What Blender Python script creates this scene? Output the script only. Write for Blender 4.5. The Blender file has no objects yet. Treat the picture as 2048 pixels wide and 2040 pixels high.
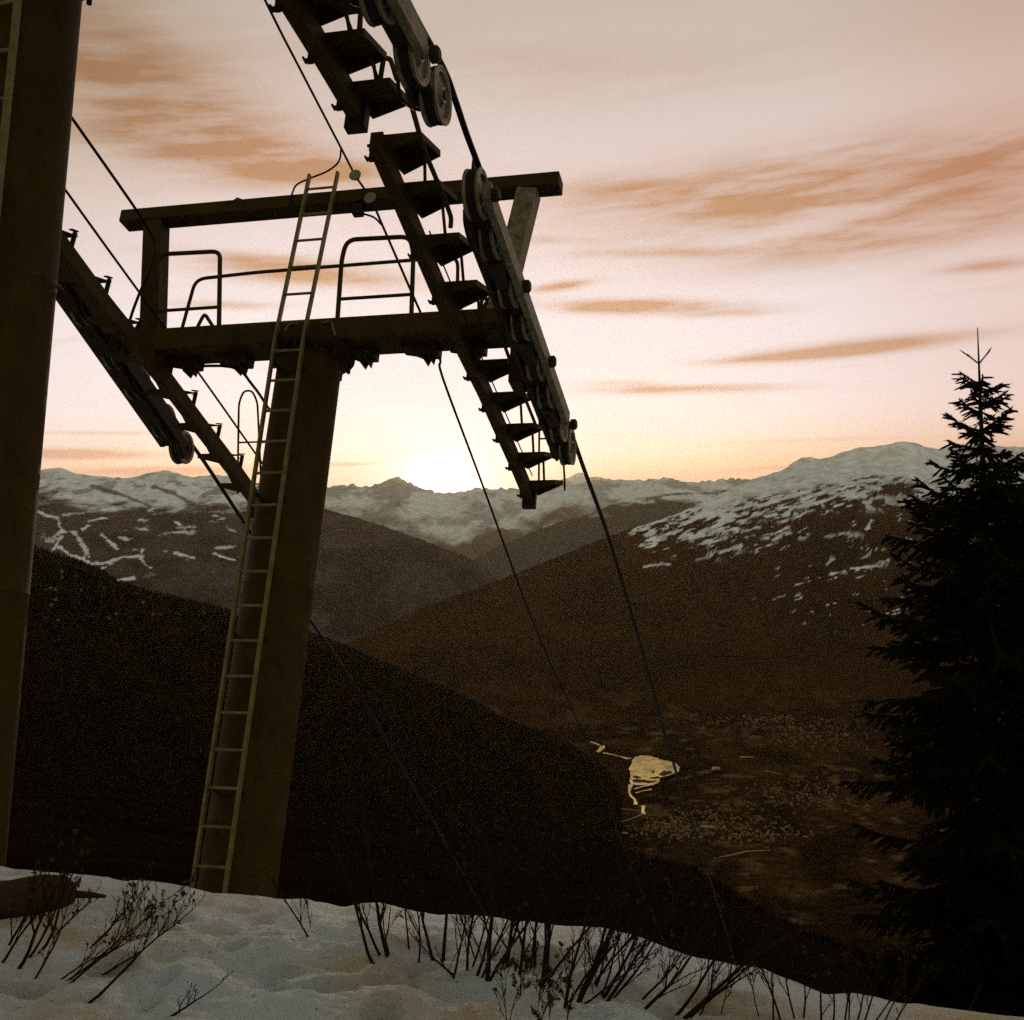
import bpy, bmesh, math, random
import numpy as np
from mathutils import Vector, Matrix
rnd = random.Random(7)
S = bpy.context.scene
C = S.collection

# ------------------------------------------------------------------ view geometry
F, YH, ROLL = 2364.6, 1020.0, -.02            # focal length in pixels of the 2048 px photo
CR, SR = math.cos(ROLL), math.sin(ROLL)
def ray(px, py):
    X, Y = px-1024, YH-py
    return np.array([(X*CR-Y*SR)/F, 1., (X*SR+Y*CR)/F])
def at(px, py, D): return ray(px, py)*D
def pix(x, y, z):
    a, b = F*x/y, F*z/y
    return 1024+a*CR+b*SR, YH-(-a*SR+b*CR)

# lift frame: a = across the line, b = along the leaning tower axis, c = down the line
PHI, AL = .238, .363
ux = np.array([math.cos(PHI), -math.sin(PHI), 0]); hx = np.array([math.sin(PHI), math.cos(PHI), 0])
vx = np.array([0, 0, math.cos(AL)]) + math.sin(AL)*hx
wx = math.cos(AL)*hx - np.array([0, 0, math.sin(AL)])
P0 = .75*np.array([-2.613, 16.213, 4.525])
def fr(a, b, c): return Vector(P0 + ux*a + vx*b + wx*c)
UX, VX, WX, HX, ZX = Vector(ux), Vector(vx), Vector(wx), Vector(hx), Vector((0, 0, 1))

# ------------------------------------------------------------------ materials
def lin(c): return tuple(((x/255)/12.92 if x/255 <= .04045 else ((x/255+.055)/1.055)**2.4) for x in c)
def mat(name, col, rough=.6, metal=0., var=.35, scale=6., bump=.0, bscale=40., col2=None, spec=.4):
    m = bpy.data.materials.new(name); m.use_nodes = True
    n, l = m.node_tree.nodes, m.node_tree.links
    p = n['Principled BSDF']
    p.inputs['Roughness'].default_value = rough; p.inputs['Metallic'].default_value = metal
    p.inputs['Specular IOR Level'].default_value = spec
    tc = n.new('ShaderNodeTexCoord'); no = n.new('ShaderNodeTexNoise')
    no.inputs['Scale'].default_value = scale; no.inputs['Detail'].default_value = 7; no.inputs['Roughness'].default_value = .65
    l.new(tc.outputs['Object'], no.inputs['Vector'])
    r = n.new('ShaderNodeValToRGB'); r.color_ramp.elements[0].position = .33; r.color_ramp.elements[1].position = .68
    c2 = col2 or tuple(x*(1-var) for x in col)
    r.color_ramp.elements[0].color = (*c2, 1); r.color_ramp.elements[1].color = (*col, 1)
    l.new(no.outputs['Fac'], r.inputs['Fac']); l.new(r.outputs['Color'], p.inputs['Base Color'])
    if bump:
        nb = n.new('ShaderNodeTexNoise'); nb.inputs['Scale'].default_value = bscale; nb.inputs['Detail'].default_value = 5
        l.new(tc.outputs['Object'], nb.inputs['Vector'])
        b = n.new('ShaderNodeBump'); b.inputs['Strength'].default_value = bump; b.inputs['Distance'].default_value = .02
        l.new(nb.outputs['Fac'], b.inputs['Height']); l.new(b.outputs['Normal'], p.inputs['Normal'])
    return m
M_paint = mat('olive_paint', (.058, .040, .009), .62, 0, bump=.25, scale=3, col2=(.036, .022, .005), spec=0.06)
M_pole = mat('weathered_pole_paint', (.056, .033, .0055), .66, 0, bump=.3, scale=2.2, col2=(.038, .020, .004), spec=0.06)
def rust_runs(m, col, k):
    n, l = m.node_tree.nodes, m.node_tree.links; p = n['Principled BSDF']
    src = p.inputs['Base Color'].links[0].from_socket; tc = n.new('ShaderNodeTexCoord')
    mp = n.new('ShaderNodeMapping'); mp.inputs['Scale'].default_value = (5, 5, .8); l.new(tc.outputs['Object'], mp.inputs[0])
    a = n.new('ShaderNodeTexNoise'); a.inputs['Scale'].default_value = 1.6; a.inputs['Detail'].default_value = 8; a.inputs['Roughness'].default_value = .7; l.new(mp.outputs[0], a.inputs['Vector'])
    r = n.new('ShaderNodeMapRange'); r.inputs[1].default_value = .50; r.inputs[2].default_value = .64; r.inputs[4].default_value = k; l.new(a.outputs['Fac'], r.inputs[0])
    mx = n.new('ShaderNodeMix'); mx.data_type = 'RGBA'; l.new(r.outputs[0], mx.inputs[0]); l.new(src, mx.inputs[6]); mx.inputs[7].default_value = (*col, 1); l.new(mx.outputs[2], p.inputs['Base Color'])
rust_runs(M_pole, (.022, .010, .002), .5); rust_runs(M_paint, (.02, .008, .002), .45)
M_skylit = mat('skylit_grey_paint', (.22, .20, .12), .55, 0, scale=14, col2=(.07, .055, .025), spec=.25)  # lighter grey stands in for skylight on the outer beam and right post
M_galv = mat('galvanised_steel', (.20, .16, .062), .5, .3, scale=9, col2=(.11, .085, .03), spec=0.25)
M_dark = mat('dark_grease_steel', (.028, .021, .006), .6, .0, scale=8, bump=.2, col2=(.016, .010, .004), spec=0.12)
M_rim = mat('worn_wheel_steel', (.20, .19, .12), .42, .4, scale=14, col2=(.07, .06, .03))
M_rubber = mat('black_rubber', (.022, .019, .014), .75, 0, spec=0.06)
M_rope = mat('greased_wire_rope', (.010, .007, .004), .55, .3, spec=0.15)
M_insul = mat('insulator_glass', (.20, .20, .13), .3, 0)
M_bark = mat('dark_bark', (.045, .03, .016), .85, 0, scale=30, bump=.4, spec=0.06)
M_twig = mat('shrub_bark', (.030, .017, .006), .8, 0, scale=20, col2=(.016, .009, .004), spec=0.06)
M_needle = mat('spruce_needles', (.014, .013, .005), .75, 0, scale=3, col2=(.008, .006, .003), spec=0.06)
M_forest = mat('conifer_forest', (.012, .010, .005), .8, 0, scale=.05, spec=0.06)
M_bud = mat('dry_leaf', (.07, .04, .016), .8, 0, scale=20, spec=0.06)

def attr_mat(name, rough=.85, fine=0., fscale=.05):
    m = bpy.data.materials.new(name); m.use_nodes = True
    n, l = m.node_tree.nodes, m.node_tree.links
    p = n['Principled BSDF']; p.inputs['Roughness'].default_value = rough; p.inputs['Specular IOR Level'].default_value = 0.
    a = n.new('ShaderNodeAttribute'); a.attribute_name = 'Col'
    tc = n.new('ShaderNodeTexCoord'); no = n.new('ShaderNodeTexNoise'); no.inputs['Scale'].default_value = fscale
    no.inputs['Detail'].default_value = 6; no.inputs['Roughness'].default_value = .7
    l.new(tc.outputs['Object'], no.inputs['Vector'])
    mr = n.new('ShaderNodeMapRange'); mr.inputs[1].default_value = .3; mr.inputs[2].default_value = .7
    mr.inputs[3].default_value = 1-fine; mr.inputs[4].default_value = 1+fine
    l.new(no.outputs['Fac'], mr.inputs[0])
    mx = n.new('ShaderNodeVectorMath'); mx.operation = 'SCALE'
    l.new(a.outputs['Color'], mx.inputs[0]); l.new(mr.outputs[0], mx.inputs['Scale'])
    l.new(mx.outputs[0], p.inputs['Base Color'])
    return m

# ------------------------------------------------------------------ object helpers
def link(name, me, parent=None, m=None):
    o = bpy.data.objects.new(name, me); C.objects.link(o)
    if m: me.materials.append(m)
    if parent: o.parent = parent
    return o
def tag(o, label=None, cat=None, group=None, kind=None):
    for k, v in (('label', label), ('category', cat), ('group', group), ('kind', kind)):
        if v: o[k] = v
    return o
def root(name, loc, rz, label, cat, group=None):
    o = bpy.data.objects.new(name, None); C.objects.link(o)
    o.location = loc; o.rotation_euler = (0, 0, rz); o.empty_display_size = .3
    return tag(o, label, cat, group)
def part(name, bm, m, parent, top=None, smooth=False):
    """bm is in world space; bring it into the thing's own space (top = the thing's root)"""
    top = top or parent
    if top is not None:
        inv = (Matrix.Translation(top.location) @ Matrix.Rotation(top.rotation_euler[2], 4, 'Z')).inverted()
        bm.transform(inv)
    bmesh.ops.recalc_face_normals(bm, faces=bm.faces)
    me = bpy.data.meshes.new(name); bm.to_mesh(me); bm.free()
    if smooth:
        for p in me.polygons: p.use_smooth = True
        me.set_sharp_from_angle(angle=math.radians(40))
    return link(name, me, parent, m)
def hexa(bm, pts, bev=0.):
    """8 points: bottom 4 (ring) then top 4 (ring)"""
    vs = [bm.verts.new(p) for p in pts]
    fs = [bm.faces.new([vs[i] for i in q]) for q in ((3, 2, 1, 0), (4, 5, 6, 7), (0, 1, 5, 4), (1, 2, 6, 5), (2, 3, 7, 6), (3, 0, 4, 7))]
    if bev:
        bmesh.ops.bevel(bm, geom=list({e for f in fs for e in f.edges}), offset=bev, segments=2, profile=.5, affect='EDGES')
def fbox(bm, a0, a1, b0, b1, c0, c1, bev=.006):
    hexa(bm, [fr(a0, b0, c0), fr(a1, b0, c0), fr(a1, b0, c1), fr(a0, b0, c1), fr(a0, b1, c0), fr(a1, b1, c0), fr(a1, b1, c1), fr(a0, b1, c1)], bev)
def beam(bm, p, q, w, h, side, bev=.005):
    """rectangular bar from p to q; w measured along 'side', h across"""
    p, q = Vector(p), Vector(q); d = (q-p).normalized(); s = side - d*side.dot(d); s.normalize(); t = d.cross(s)
    hexa(bm, [p-s*w/2-t*h/2, p+s*w/2-t*h/2, p+s*w/2+t*h/2, p-s*w/2+t*h/2, q-s*w/2-t*h/2, q+s*w/2-t*h/2, q+s*w/2+t*h/2, q-s*w/2+t*h/2], bev)
def tube(bm, pts, r, n=8, cap=True):
    pts = [Vector(p) for p in pts]; rs = r if isinstance(r, (list, tuple)) else [r]*len(pts)
    d = (pts[1]-pts[0]).normalized(); s = d.orthogonal().normalized(); rings = []
    for i, p in enumerate(pts):
        t = ((pts[min(i+1, len(pts)-1)]-p).normalized() + (p-pts[max(i-1, 0)]).normalized())
        if t.length < 1e-6: t = d
        t.normalize(); s = (s - t*s.dot(t)).normalized(); k = t.cross(s)
        rings.append([bm.verts.new(p + (s*math.cos(2*math.pi*j/n) + k*math.sin(2*math.pi*j/n))*rs[i]) for j in range(n)])
    for A, B in zip(rings, rings[1:]):
        for j in range(n): bm.faces.new((A[j], A[(j+1) % n], B[(j+1) % n], B[j]))
    if cap: bm.faces.new(rings[0][::-1]); bm.faces.new(rings[-1])
def lathe(bm, o, axis, prof, n=32):
    """prof: (distance along axis, radius)"""
    axis = Vector(axis).normalized(); s = axis.orthogonal().normalized(); k = axis.cross(s); rings = []
    for d, r in prof:
        rings.append([bm.verts.new(Vector(o)+axis*d+(s*math.cos(2*math.pi*j/n)+k*math.sin(2*math.pi*j/n))*max(r, 1e-4)) for j in range(n)])
    for A, B in zip(rings, rings[1:]):
        for j in range(n): bm.faces.new((A[j], A[(j+1) % n], B[(j+1) % n], B[j]))
    bm.faces.new(rings[0][::-1]); bm.faces.new(rings[-1])
def rounded(pts, r=.12, n=5):
    """polyline with its inner corners rounded"""
    pts = [Vector(p) for p in pts]; out = [pts[0]]
    for a, b, c in zip(pts, pts[1:], pts[2:]):
        d1, d2 = a-b, c-b; k = min(r, d1.length*.48, d2.length*.48); p, q = b+d1.normalized()*k, b+d2.normalized()*k
        for i in range(n+1):
            t = i/n; out.append(p*(1-t)**2 + b*2*t*(1-t) + q*t*t)
    return out + [pts[-1]]
def spline(pts, n=6):
    pts = [Vector(p) for p in pts]; out = []
    for i in range(len(pts)-1):
        p0, p1, p2, p3 = pts[max(i-1, 0)], pts[i], pts[i+1], pts[min(i+2, len(pts)-1)]
        for k in range(n):
            t = k/n
            out.append(.5*((2*p1)+(p2-p0)*t+(2*p0-5*p1+4*p2-p3)*t*t+(3*p1-p0-3*p2+p3)*t**3))
    return out+[pts[-1]]
def nb(): return bmesh.new()
def interp(x, xs, ys): return float(np.interp(x, xs, ys))

# ------------------------------------------------------------------ numpy noise
def _hash(ix, iy, seed):
    h = (ix.astype(np.int64)*374761393 + iy.astype(np.int64)*668265263 + seed*1442695041) & 0x7fffffff
    h = ((h ^ (h >> 13))*1274126177) & 0x7fffffff
    return ((h ^ (h >> 16)) & 0xffff)/65535.
def vnoise(x, y, seed=0):
    ix, iy = np.floor(x), np.floor(y); fx, fy = x-ix, y-iy
    fx, fy = fx*fx*fx*(fx*(fx*6-15)+10), fy*fy*fy*(fy*(fy*6-15)+10)
    a, b, c, d = _hash(ix, iy, seed), _hash(ix+1, iy, seed), _hash(ix, iy+1, seed), _hash(ix+1, iy+1, seed)
    return (a*(1-fx)+b*fx)*(1-fy)+(c*(1-fx)+d*fx)*fy
def fbm(x, y, seed=0, o=5, g=.5):
    s = 0; A = 1; t = 0
    for i in range(o):
        s = s + A*vnoise(x*2**i+17.3*i, y*2**i-9.1*i, seed+i); t += A; A *= g
    return s/t
def sstep(a, b, x):
    t = np.clip((x-a)/(b-a), 0, 1); return t*t*(3-2*t)
def grid_mesh(name, X, Y, Z, col=None, m=None, kind='structure'):
    nx, ny = X.shape
    co = np.stack([X, Y, Z], -1).reshape(-1, 3).astype(np.float32)
    i = np.arange(nx*ny).reshape(nx, ny)
    q = np.stack([i[:-1, :-1], i[1:, :-1], i[1:, 1:], i[:-1, 1:]], -1).reshape(-1, 4)
    me = bpy.data.meshes.new(name)
    me.vertices.add(len(co)); me.vertices.foreach_set('co', co.ravel())
    me.loops.add(q.size); me.loops.foreach_set('vertex_index', q.ravel().astype(np.int32))
    me.polygons.add(len(q)); me.polygons.foreach_set('loop_start', np.arange(0, q.size, 4, dtype=np.int32))
    me.update(calc_edges=True); me.validate()
    me.polygons.foreach_set('use_smooth', np.ones(len(q), dtype=bool))
    if col is not None:
        at_ = me.attributes.new('Col', 'FLOAT_COLOR', 'POINT')
        c4 = np.concatenate([col.reshape(-1, 3), np.ones((nx*ny, 1))], 1).astype(np.float32)
        at_.data.foreach_set('color', c4.ravel())
    o = link(name, me, None, m)
    if kind: o['kind'] = kind
    return o

# ------------------------------------------------------------------ the snowy ground at our feet
def CX(px, ys):   # crest of the snow bank, photo pixels -> direction tables
    pass
crest_px = [(-700, 1668), (-200, 1715), (40, 1748), (150, 1757), (245, 1768), (340, 1774), (420, 1786), (530, 1797), (620, 1808), (690, 1820), (760, 1816), (860, 1836), (940, 1846), (1010, 1856), (1110, 1866), (1200, 1872), (1260, 1886), (1310, 1905), (1350, 1921), (1400, 1938), (1460, 1952), (1500, 1957), (1560, 1970), (1610, 1994), (1650, 2016), (1710, 2012), (1780, 2024), (1860, 2036), (2048, 2062), (2600, 2120)]
cr_a, cr_e, cr_Y = [], [], []
for px, py in crest_px:
    d = ray(px, py); cr_a.append(d[0]); cr_e.append(d[2])
    cr_Y.append(float(np.interp(px, [-700, 0, 500, 1000, 1500, 2100, 2600], [7.2, 6.5, 6.0, 5.5, 5.0, 4.6, 4.4])))
cr_a, cr_e, cr_Y = map(np.array, (cr_a, cr_e, cr_Y))
def ground(x, y):
    x, y = np.asarray(x, float), np.asarray(y, float)
    ys = np.maximum(y, .6); a = np.clip(x/ys, cr_a[0], cr_a[-1])
    e, yc = np.interp(a, cr_a, cr_e), np.interp(a, cr_a, cr_Y)
    zc = e*yc; t = np.clip(y/yc, -3, 1)
    z = -1.52 + (zc+1.52)*np.clip(t, 0, 1)**1.5 + .10*np.minimum(t, 0)*-1
    over = np.maximum(y-yc, 0); z = z - over*over*.9/(over*1.55+.55)          # falls away behind the crest
    near = np.clip(1-over/1.5, 0, 1)
    bump = (fbm(x*1.3+3, y*1.1, 3, 3)-.5)*.17 + (fbm(x*3.1+y*.9, y*2.6, 11, 4)-.5)*.14 + (fbm(x*7, y*7, 23, 4, .6)-.5)*.045
    pits = np.maximum(0, fbm(x*4.2, y*3.4, 31, 2)-.58)*-.5
    fade = np.clip((yc-y)/.7, .22, 1)
    return z + (bump*fade+pits*fade)*near
gx = np.concatenate([np.linspace(-14, -5, 40)[:-1], np.linspace(-5, 4, 520)[:-1], np.linspace(4, 14, 50)])
gy = np.concatenate([np.linspace(-6, 2.4, 40)[:-1], np.linspace(2.4, 7.2, 420)[:-1], np.linspace(7.2, 60, 110)])
GX, GY = np.meshgrid(gx, gy, indexing='ij')
M_snow = bpy.data.materials.new('old_snow'); M_snow.use_nodes = True
n, l = M_snow.node_tree.nodes, M_snow.node_tree.links; p = n['Principled BSDF']
p.inputs['Roughness'].default_value = .6; p.inputs['Specular IOR Level'].default_value = .25
tc = n.new('ShaderNodeTexCoord'); no = n.new('ShaderNodeTexNoise'); no.inputs['Scale'].default_value = 1.4; no.inputs['Detail'].default_value = 8; no.inputs['Roughness'].default_value = .62
l.new(tc.outputs['Object'], no.inputs['Vector'])
r = n.new('ShaderNodeValToRGB'); e = r.color_ramp.elements
e[0].position, e[0].color = .32, (.62, .53, .36, 1); e[1].position, e[1].color = .52, (.72, .87, .98, 1)
l.new(no.outputs['Fac'], r.inputs['Fac'])
# specks of bark and needles lying on the old snow
vo = n.new('ShaderNodeTexNoise'); vo.inputs['Scale'].default_value = 55; vo.inputs['Detail'].default_value = 3
l.new(tc.outputs['Object'], vo.inputs['Vector'])
mr = n.new('ShaderNodeMapRange'); mr.inputs[1].default_value = .63; mr.inputs[2].default_value = .72; mr.inputs[3].default_value = 0; mr.inputs[4].default_value = .75
l.new(vo.outputs['Fac'], mr.inputs[0])
mx = n.new('ShaderNodeMix'); mx.data_type = 'RGBA'; l.new(mr.outputs[0], mx.inputs[0]); l.new(r.outputs['Color'], mx.inputs[6]); mx.inputs[7].default_value = (.10, .06, .03, 1)
l.new(mx.outputs[2], p.inputs['Base Color'])
nb2 = n.new('ShaderNodeTexNoise'); nb2.inputs['Scale'].default_value = 20; nb2.inputs['Detail'].default_value = 8; nb2.inputs['Roughness'].default_value = .7
l.new(tc.outputs['Object'], nb2.inputs['Vector'])
bp = n.new('ShaderNodeBump'); bp.inputs['Strength'].default_value = 1.; bp.inputs['Distance'].default_value = .08
l.new(nb2.outputs['Fac'], bp.inputs['Height']); l.new(bp.outputs['Normal'], p.inputs['Normal'])
grid_mesh('snow_ground', GX, GY, ground(GX, GY), None, M_snow)
def on_ground(px, py):
    d = ray(px, py); t = np.linspace(2, 30, 3000); q = d[None, :]*t[:, None]
    hit = np.nonzero(q[:, 2] <= ground(q[:, 0], q[:, 1]))[0]
    return Vector(q[hit[0]]) if len(hit) else Vector(d*6)

# ------------------------------------------------------------------ hills and valley
ZV = -1000.
def hill(name, outline, crestD, frontD, frontZ, nx, nt, colour, prof=1.0, amp=60., scale=900., seed=1, crest_rough=.12, back=.3, gully=0., m=None):
    o = np.array(outline, float)
    px = np.linspace(o[0, 0], o[-1, 0], nx); py = np.interp(px, o[:, 0], o[:, 1])
    f = lambda tab: np.interp(px, [q[0] for q in tab], [q[1] for q in tab]) if isinstance(tab, list) else np.full(nx, float(tab))
    Dc, Df, zf = f(crestD), f(frontD), f(frontZ)
    cp = np.stack([ray(a, b) for a, b in zip(px, py)]); az = cp[:, 0]; zc = cp[:, 2]*Dc
    nb_ = max(4, nt//8)
    t = np.concatenate([np.linspace(0, 1, nt), 1+np.linspace(0, 1, nb_+1)[1:]])
    T = np.minimum(t, 1)[None, :]; Bk = np.maximum(t-1, 0)[None, :]
    Y = Df[:, None]+(Dc-Df)[:, None]*T+Dc[:, None]*back*Bk
    X = az[:, None]*Y
    Z = zf[:, None]+(zc-zf)[:, None]*T**prof-(Dc*back)[:, None]*.75*Bk**1.2-Bk*20
    env = np.where(t[None, :] <= 1, crest_rough+(1-crest_rough)*np.sin(math.pi*np.clip(T, 0, 1)**.9), crest_rough)
    N = (fbm(X/scale, Y/scale*.6, seed, 6, .52)-.5)*2
    G = (np.abs(fbm(X/(scale*.45)+2*N, Y/(scale*2.2), seed+40, 5)-.5)*2)
    Z = Z+(amp*N - gully*(1-G)**2)*env
    PX, PY = pix(X, Y, Z)
    col = colour(X, Y, Z, PX, PY, T+0*X)
    return grid_mesh(name, X, Y, Z, col, m)
def mixc(a, b, k): return np.array(a)[None, None, :]*(1-k[..., None])+np.array(b)[None, None, :]*k[..., None]
FOREST, FOREST2, SNOW = (.050, .036, .022), (.028, .019, .011), (.74, .86, .92)
def forest(X, Y, s=260., seed=5): return mixc(FOREST2, FOREST, sstep(.35, .65, fbm(X/s, Y/s, seed, 5, .6)))
def segdist(PX, PY, line):
    d = np.full(PX.shape, 1e9)
    for (x0, y0), (x1, y1) in zip(line, line[1:]):
        vx_, vy_ = x1-x0, y1-y0; L = vx_*vx_+vy_*vy_+1e-9
        t = np.clip(((PX-x0)*vx_+(PY-y0)*vy_)/L, 0, 1)
        d = np.minimum(d, np.hypot((PX-x0-t*vx_), (PY-y0-t*vy_)*1.7))
    return d

def col_far(X, Y, Z, PX, PY, T):
    k = sstep(.35, .75, T+(fbm(X/900, Y/1300, 71, 6, .6)-.5)*.9)
    rock = sstep(.50, .64, fbm(X/420, Z/160, 77, 5, .6))
    return mixc((.16, .14, .11), SNOW, k*(1-.55*rock))
jag = lambda pts, s, a: [(x, y+a*(rj.random()-.5)) for (x, y) in pts]
rj = random.Random(3)
def densify(pts, step=9, a=4.):
    o = np.array(pts, float); n_ = int((o[-1, 0]-o[0, 0])/step); xs = np.linspace(o[0, 0], o[-1, 0], n_); ys = np.interp(xs, o[:, 0], o[:, 1])
    return [(x, y+a*(rj.random()-.5)) for x, y in zip(xs, ys)]
M_mtn = attr_mat('mountain_side', .9, .35, .012)
M_hillm = attr_mat('wooded_hillside', .9, .5, .03)
far_out = [(-400, 975), (100, 965), (400, 966), (560, 975), (600, 978), (650, 974), (690, 968), (722, 970), (745, 970), (770, 961), (797, 954), (812, 962), (839, 971), (875, 984), (925, 982), (958, 975), (1034, 977), (1080, 975), (1105, 968), (1127, 957), (1145, 951), (1161, 945), (1185, 955), (1205, 953), (1228, 957), (1294, 958), (1315, 955), (1335, 951), (1352, 960), (1400, 963), (1450, 958), (1540, 955), (1800, 950), (2500, 955)]
hill('far_mountains', densify(far_out, 6, 7), 17500, 12500, -700, 700, 90, col_far, 1.1, 180, 1900, 51, .12, .2, 160, M_mtn)

mid_out = [(820, 1210), (900, 1150), (960, 1112), (1000, 1090), (1100, 1050), (1190, 1024), (1237, 1000), (1300, 990), (1350, 986), (1414, 984), (1500, 974), (1650, 970)]
def col_mid(X, Y, Z, PX, PY, T):
    k = sstep(.55, .70, fbm(X/500, Z/90, 14, 6, .6)+.16*sstep(.86, 1, T)-.02)*sstep(1120, 1280, PX)
    return mixc((.085, .085, .08), SNOW, k*sstep(.6, .95, T))
hill('middle_ridge', densify(mid_out, 10, 3), 12500, 8200, -1000, 260, 90, col_mid, 1.1, 70, 900, 31, .06, .25, 90, M_mtn)

left_out = [(-500, 930), (-200, 950), (30, 952), (60, 947), (80, 941), (100, 936), (118, 935), (140, 941), (160, 949), (195, 953), (255, 955), (290, 948), (318, 941), (340, 941), (365, 950), (385, 953), (430, 948), (455, 951), (500, 962), (560, 985), (636, 1012), (742, 1044), (848, 1081), (933, 1113), (985, 1148), (1010, 1180)]
pistes = [[(95, 1078), (120, 1065), (145, 1063), (165, 1090), (178, 1113)], [(125, 1072), (112, 1090), (103, 1105), (112, 1118), (130, 1128)], [(118, 1094), (140, 1110), (165, 1118), (185, 1130), (205, 1128)], [(150, 1065), (165, 1085), (176, 1105), (165, 1118)], [(180, 1128), (215, 1124), (245, 1114), (280, 1112), (290, 1128), (300, 1135)], [(282, 1114), (286, 1100)], [(222, 1128), (195, 1141)], [(228, 1161), (250, 1158), (268, 1156)], [(352, 1106), (372, 1112), (386, 1116)], [(432, 1108), (450, 1115), (468, 1120)], [(178, 1042), (195, 1038), (214, 1037)], [(348, 1042), (362, 1052)], [(280, 1040), (294, 1040)], [(75, 1022), (95, 1032), (115, 1035), (118, 1044)], [(240, 1075), (252, 1078)], [(205, 1070), (235, 1098)], [(455, 1055), (468, 1063)], [(118, 1052), (124, 1060)], [(165, 1058), (176, 1052)]]
def col_left(X, Y, Z, PX, PY, T):
    base = mixc((.070, .060, .055), (.036, .030, .028), sstep(.35, .65, fbm(X/350, Y/350, 8, 5, .6)))
    line = np.interp(PX, [0, 80, 130, 190, 225, 260, 310, 345, 400, 470, 520, 600, 700], [985, 985, 1000, 1012, 1016, 1006, 1004, 1012, 1010, 1018, 990, 965, 900])
    k = sstep(14, -14, PY-line+(fbm(X/260, Z/60, 19, 6, .62)-.5)*75)
    tongue = np.minimum(segdist(PX, PY, [(185, 972), (245, 990), (300, 1012)]), segdist(PX, PY, [(310, 975), (345, 985), (385, 1008)]))
    k = k*(1-.8*sstep(9, 3, tongue+(fbm(X/90, Z/50, 20, 4)-.5)*12))
    rock = sstep(.56, .63, fbm(X/130, Z/70, 21, 5, .6))*sstep(935, 965, PY); k = k*(1-.6*rock)
    pd = np.full(PX.shape, 1e9)
    for L in pistes: pd = np.minimum(pd, segdist(PX, PY, L))
    k2 = sstep(4.6, 1.8, pd+(fbm(X/40, Z/18, 25, 5, .65)-.5)*15)
    k3 = sstep(.70, .75, fbm(X/160, Z/38, 27, 5, .55))*.8*sstep(1180, 1080, PY)*sstep(560, 480, PX)
    return base*(1-np.maximum(np.maximum(k, k2), k3)[..., None]) + np.array(SNOW)*np.maximum(np.maximum(k, k2), k3)[..., None]
hill('snowy_mountain', densify(left_out, 9, 2.5), [(-500, 9500), (600, 9800), (1010, 9000)], [(-500, 5600), (1010, 7300)], [(-500, -760), (1010, -1000)], 620, 300, col_left, 1.0, 55, 800, 9, .05, .25, 55, M_mtn)

right_out = [(560, 1345), (650, 1302), (700, 1283), (760, 1255), (850, 1213), (920, 1187), (1000, 1158), (1100, 1119), (1170, 1090), (1247, 1060), (1300, 1045), (1345, 1030), (1400, 1007), (1440, 988), (1480, 968), (1530, 951), (1570, 938), (1585, 925), (1600, 915), (1620, 914), (1640, 917), (1665, 911), (1690, 902), (1720, 893), (1745, 894), (1770, 889), (1795, 883), (1813, 881), (1835, 886), (1850, 894), (1875, 897), (1910, 893), (1945, 889), (1980, 888), (2010, 892), (2050, 894), (2250, 885), (2700, 900)]
def col_right(X, Y, Z, PX, PY, T):
    base = mixc((.036, .018, .005), (.018, .008, .0025), sstep(.3, .7, fbm(X/420, Y/420, 48, 6, .62)))
    fields = sstep(.60, .68, fbm(X/240+.3*np.sin(Y/500), Z/42, 61, 5, .62))*sstep(1330, 1420, PY)
    base = base*(1-.22*fields[..., None])+np.array((.16, .10, .05))*.22*fields[..., None]
    nz = fbm(X/230, Z/48, 43, 6, .62)
    line = np.interp(PX, [1240, 1330, 1443, 1590, 1703, 1740, 1811, 1870, 2048, 2300], [1010, 1016, 1016, 982, 958, 948, 952, 960, 968, 975])
    k = sstep(12, -12, PY-line+(nz-.5)*60)
    low = np.interp(PX, [1200, 1260, 1330, 1440, 1500, 1560, 1610, 1660, 1760, 1850, 2048, 2300], [1075, 1092, 1122, 1130, 1122, 1108, 1085, 1030, 1000, 1012, 1030, 1045])
    hgt = np.clip((low-PY)/np.maximum(low-line, 1), 0, 1)
    uu, vv = PX*.955-PY*.30, PX*.30+PY*.955; vv = vv+10*(fbm(uu/70, vv/70, 44, 3)-.5); stre = fbm(uu/27, vv/6, 45, 6, .64)
    k2 = sstep(.02, -.02, .67-.22*hgt-stre)*sstep(0, .15, hgt)
    k2b = sstep(.72, .76, fbm(uu/22, vv/7, 55, 5, .6))*sstep(1290, 1210, PY)*sstep(1480, 1600, PX)*.9
    pat = np.full(PX.shape, 1e9)
    for L in [[(1655, 1073), (1690, 1067), (1722, 1070)], [(1662, 1148), (1690, 1143)], [(1290, 1133), (1310, 1130), (1335, 1128)], [(1735, 1058), (1742, 1040)], [(1700, 1137), (1770, 1130)], [(1655, 1128), (1665, 1118)]]: pat = np.minimum(pat, segdist(PX, PY, L))
    k3 = sstep(5, 1.5, pat+(fbm(uu/9, vv/4, 57, 4, .65)-.5)*15)
    rock = sstep(.52, .62, fbm(X/150+Z/140, Z/90, 58, 5, .62))*sstep(880, 960, PY)*.22
    # the rocky shoulder under the summit snow
    sh = sstep(1560, 1640, PX)*sstep(2000, 1900, PX)*sstep(0, 10, PY-line)
    k2 = np.maximum(k2, sh*sstep(.52, .58, fbm(X/70-Z/110, Z/70+X/300, 66, 5, .6))*sstep(1032, 1010, PY)*.8)
    K = np.maximum(np.maximum(k*(1-rock), k2), np.maximum(k2b, k3))[..., None]
    return base*(1-K)+np.array(SNOW)*K
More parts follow.
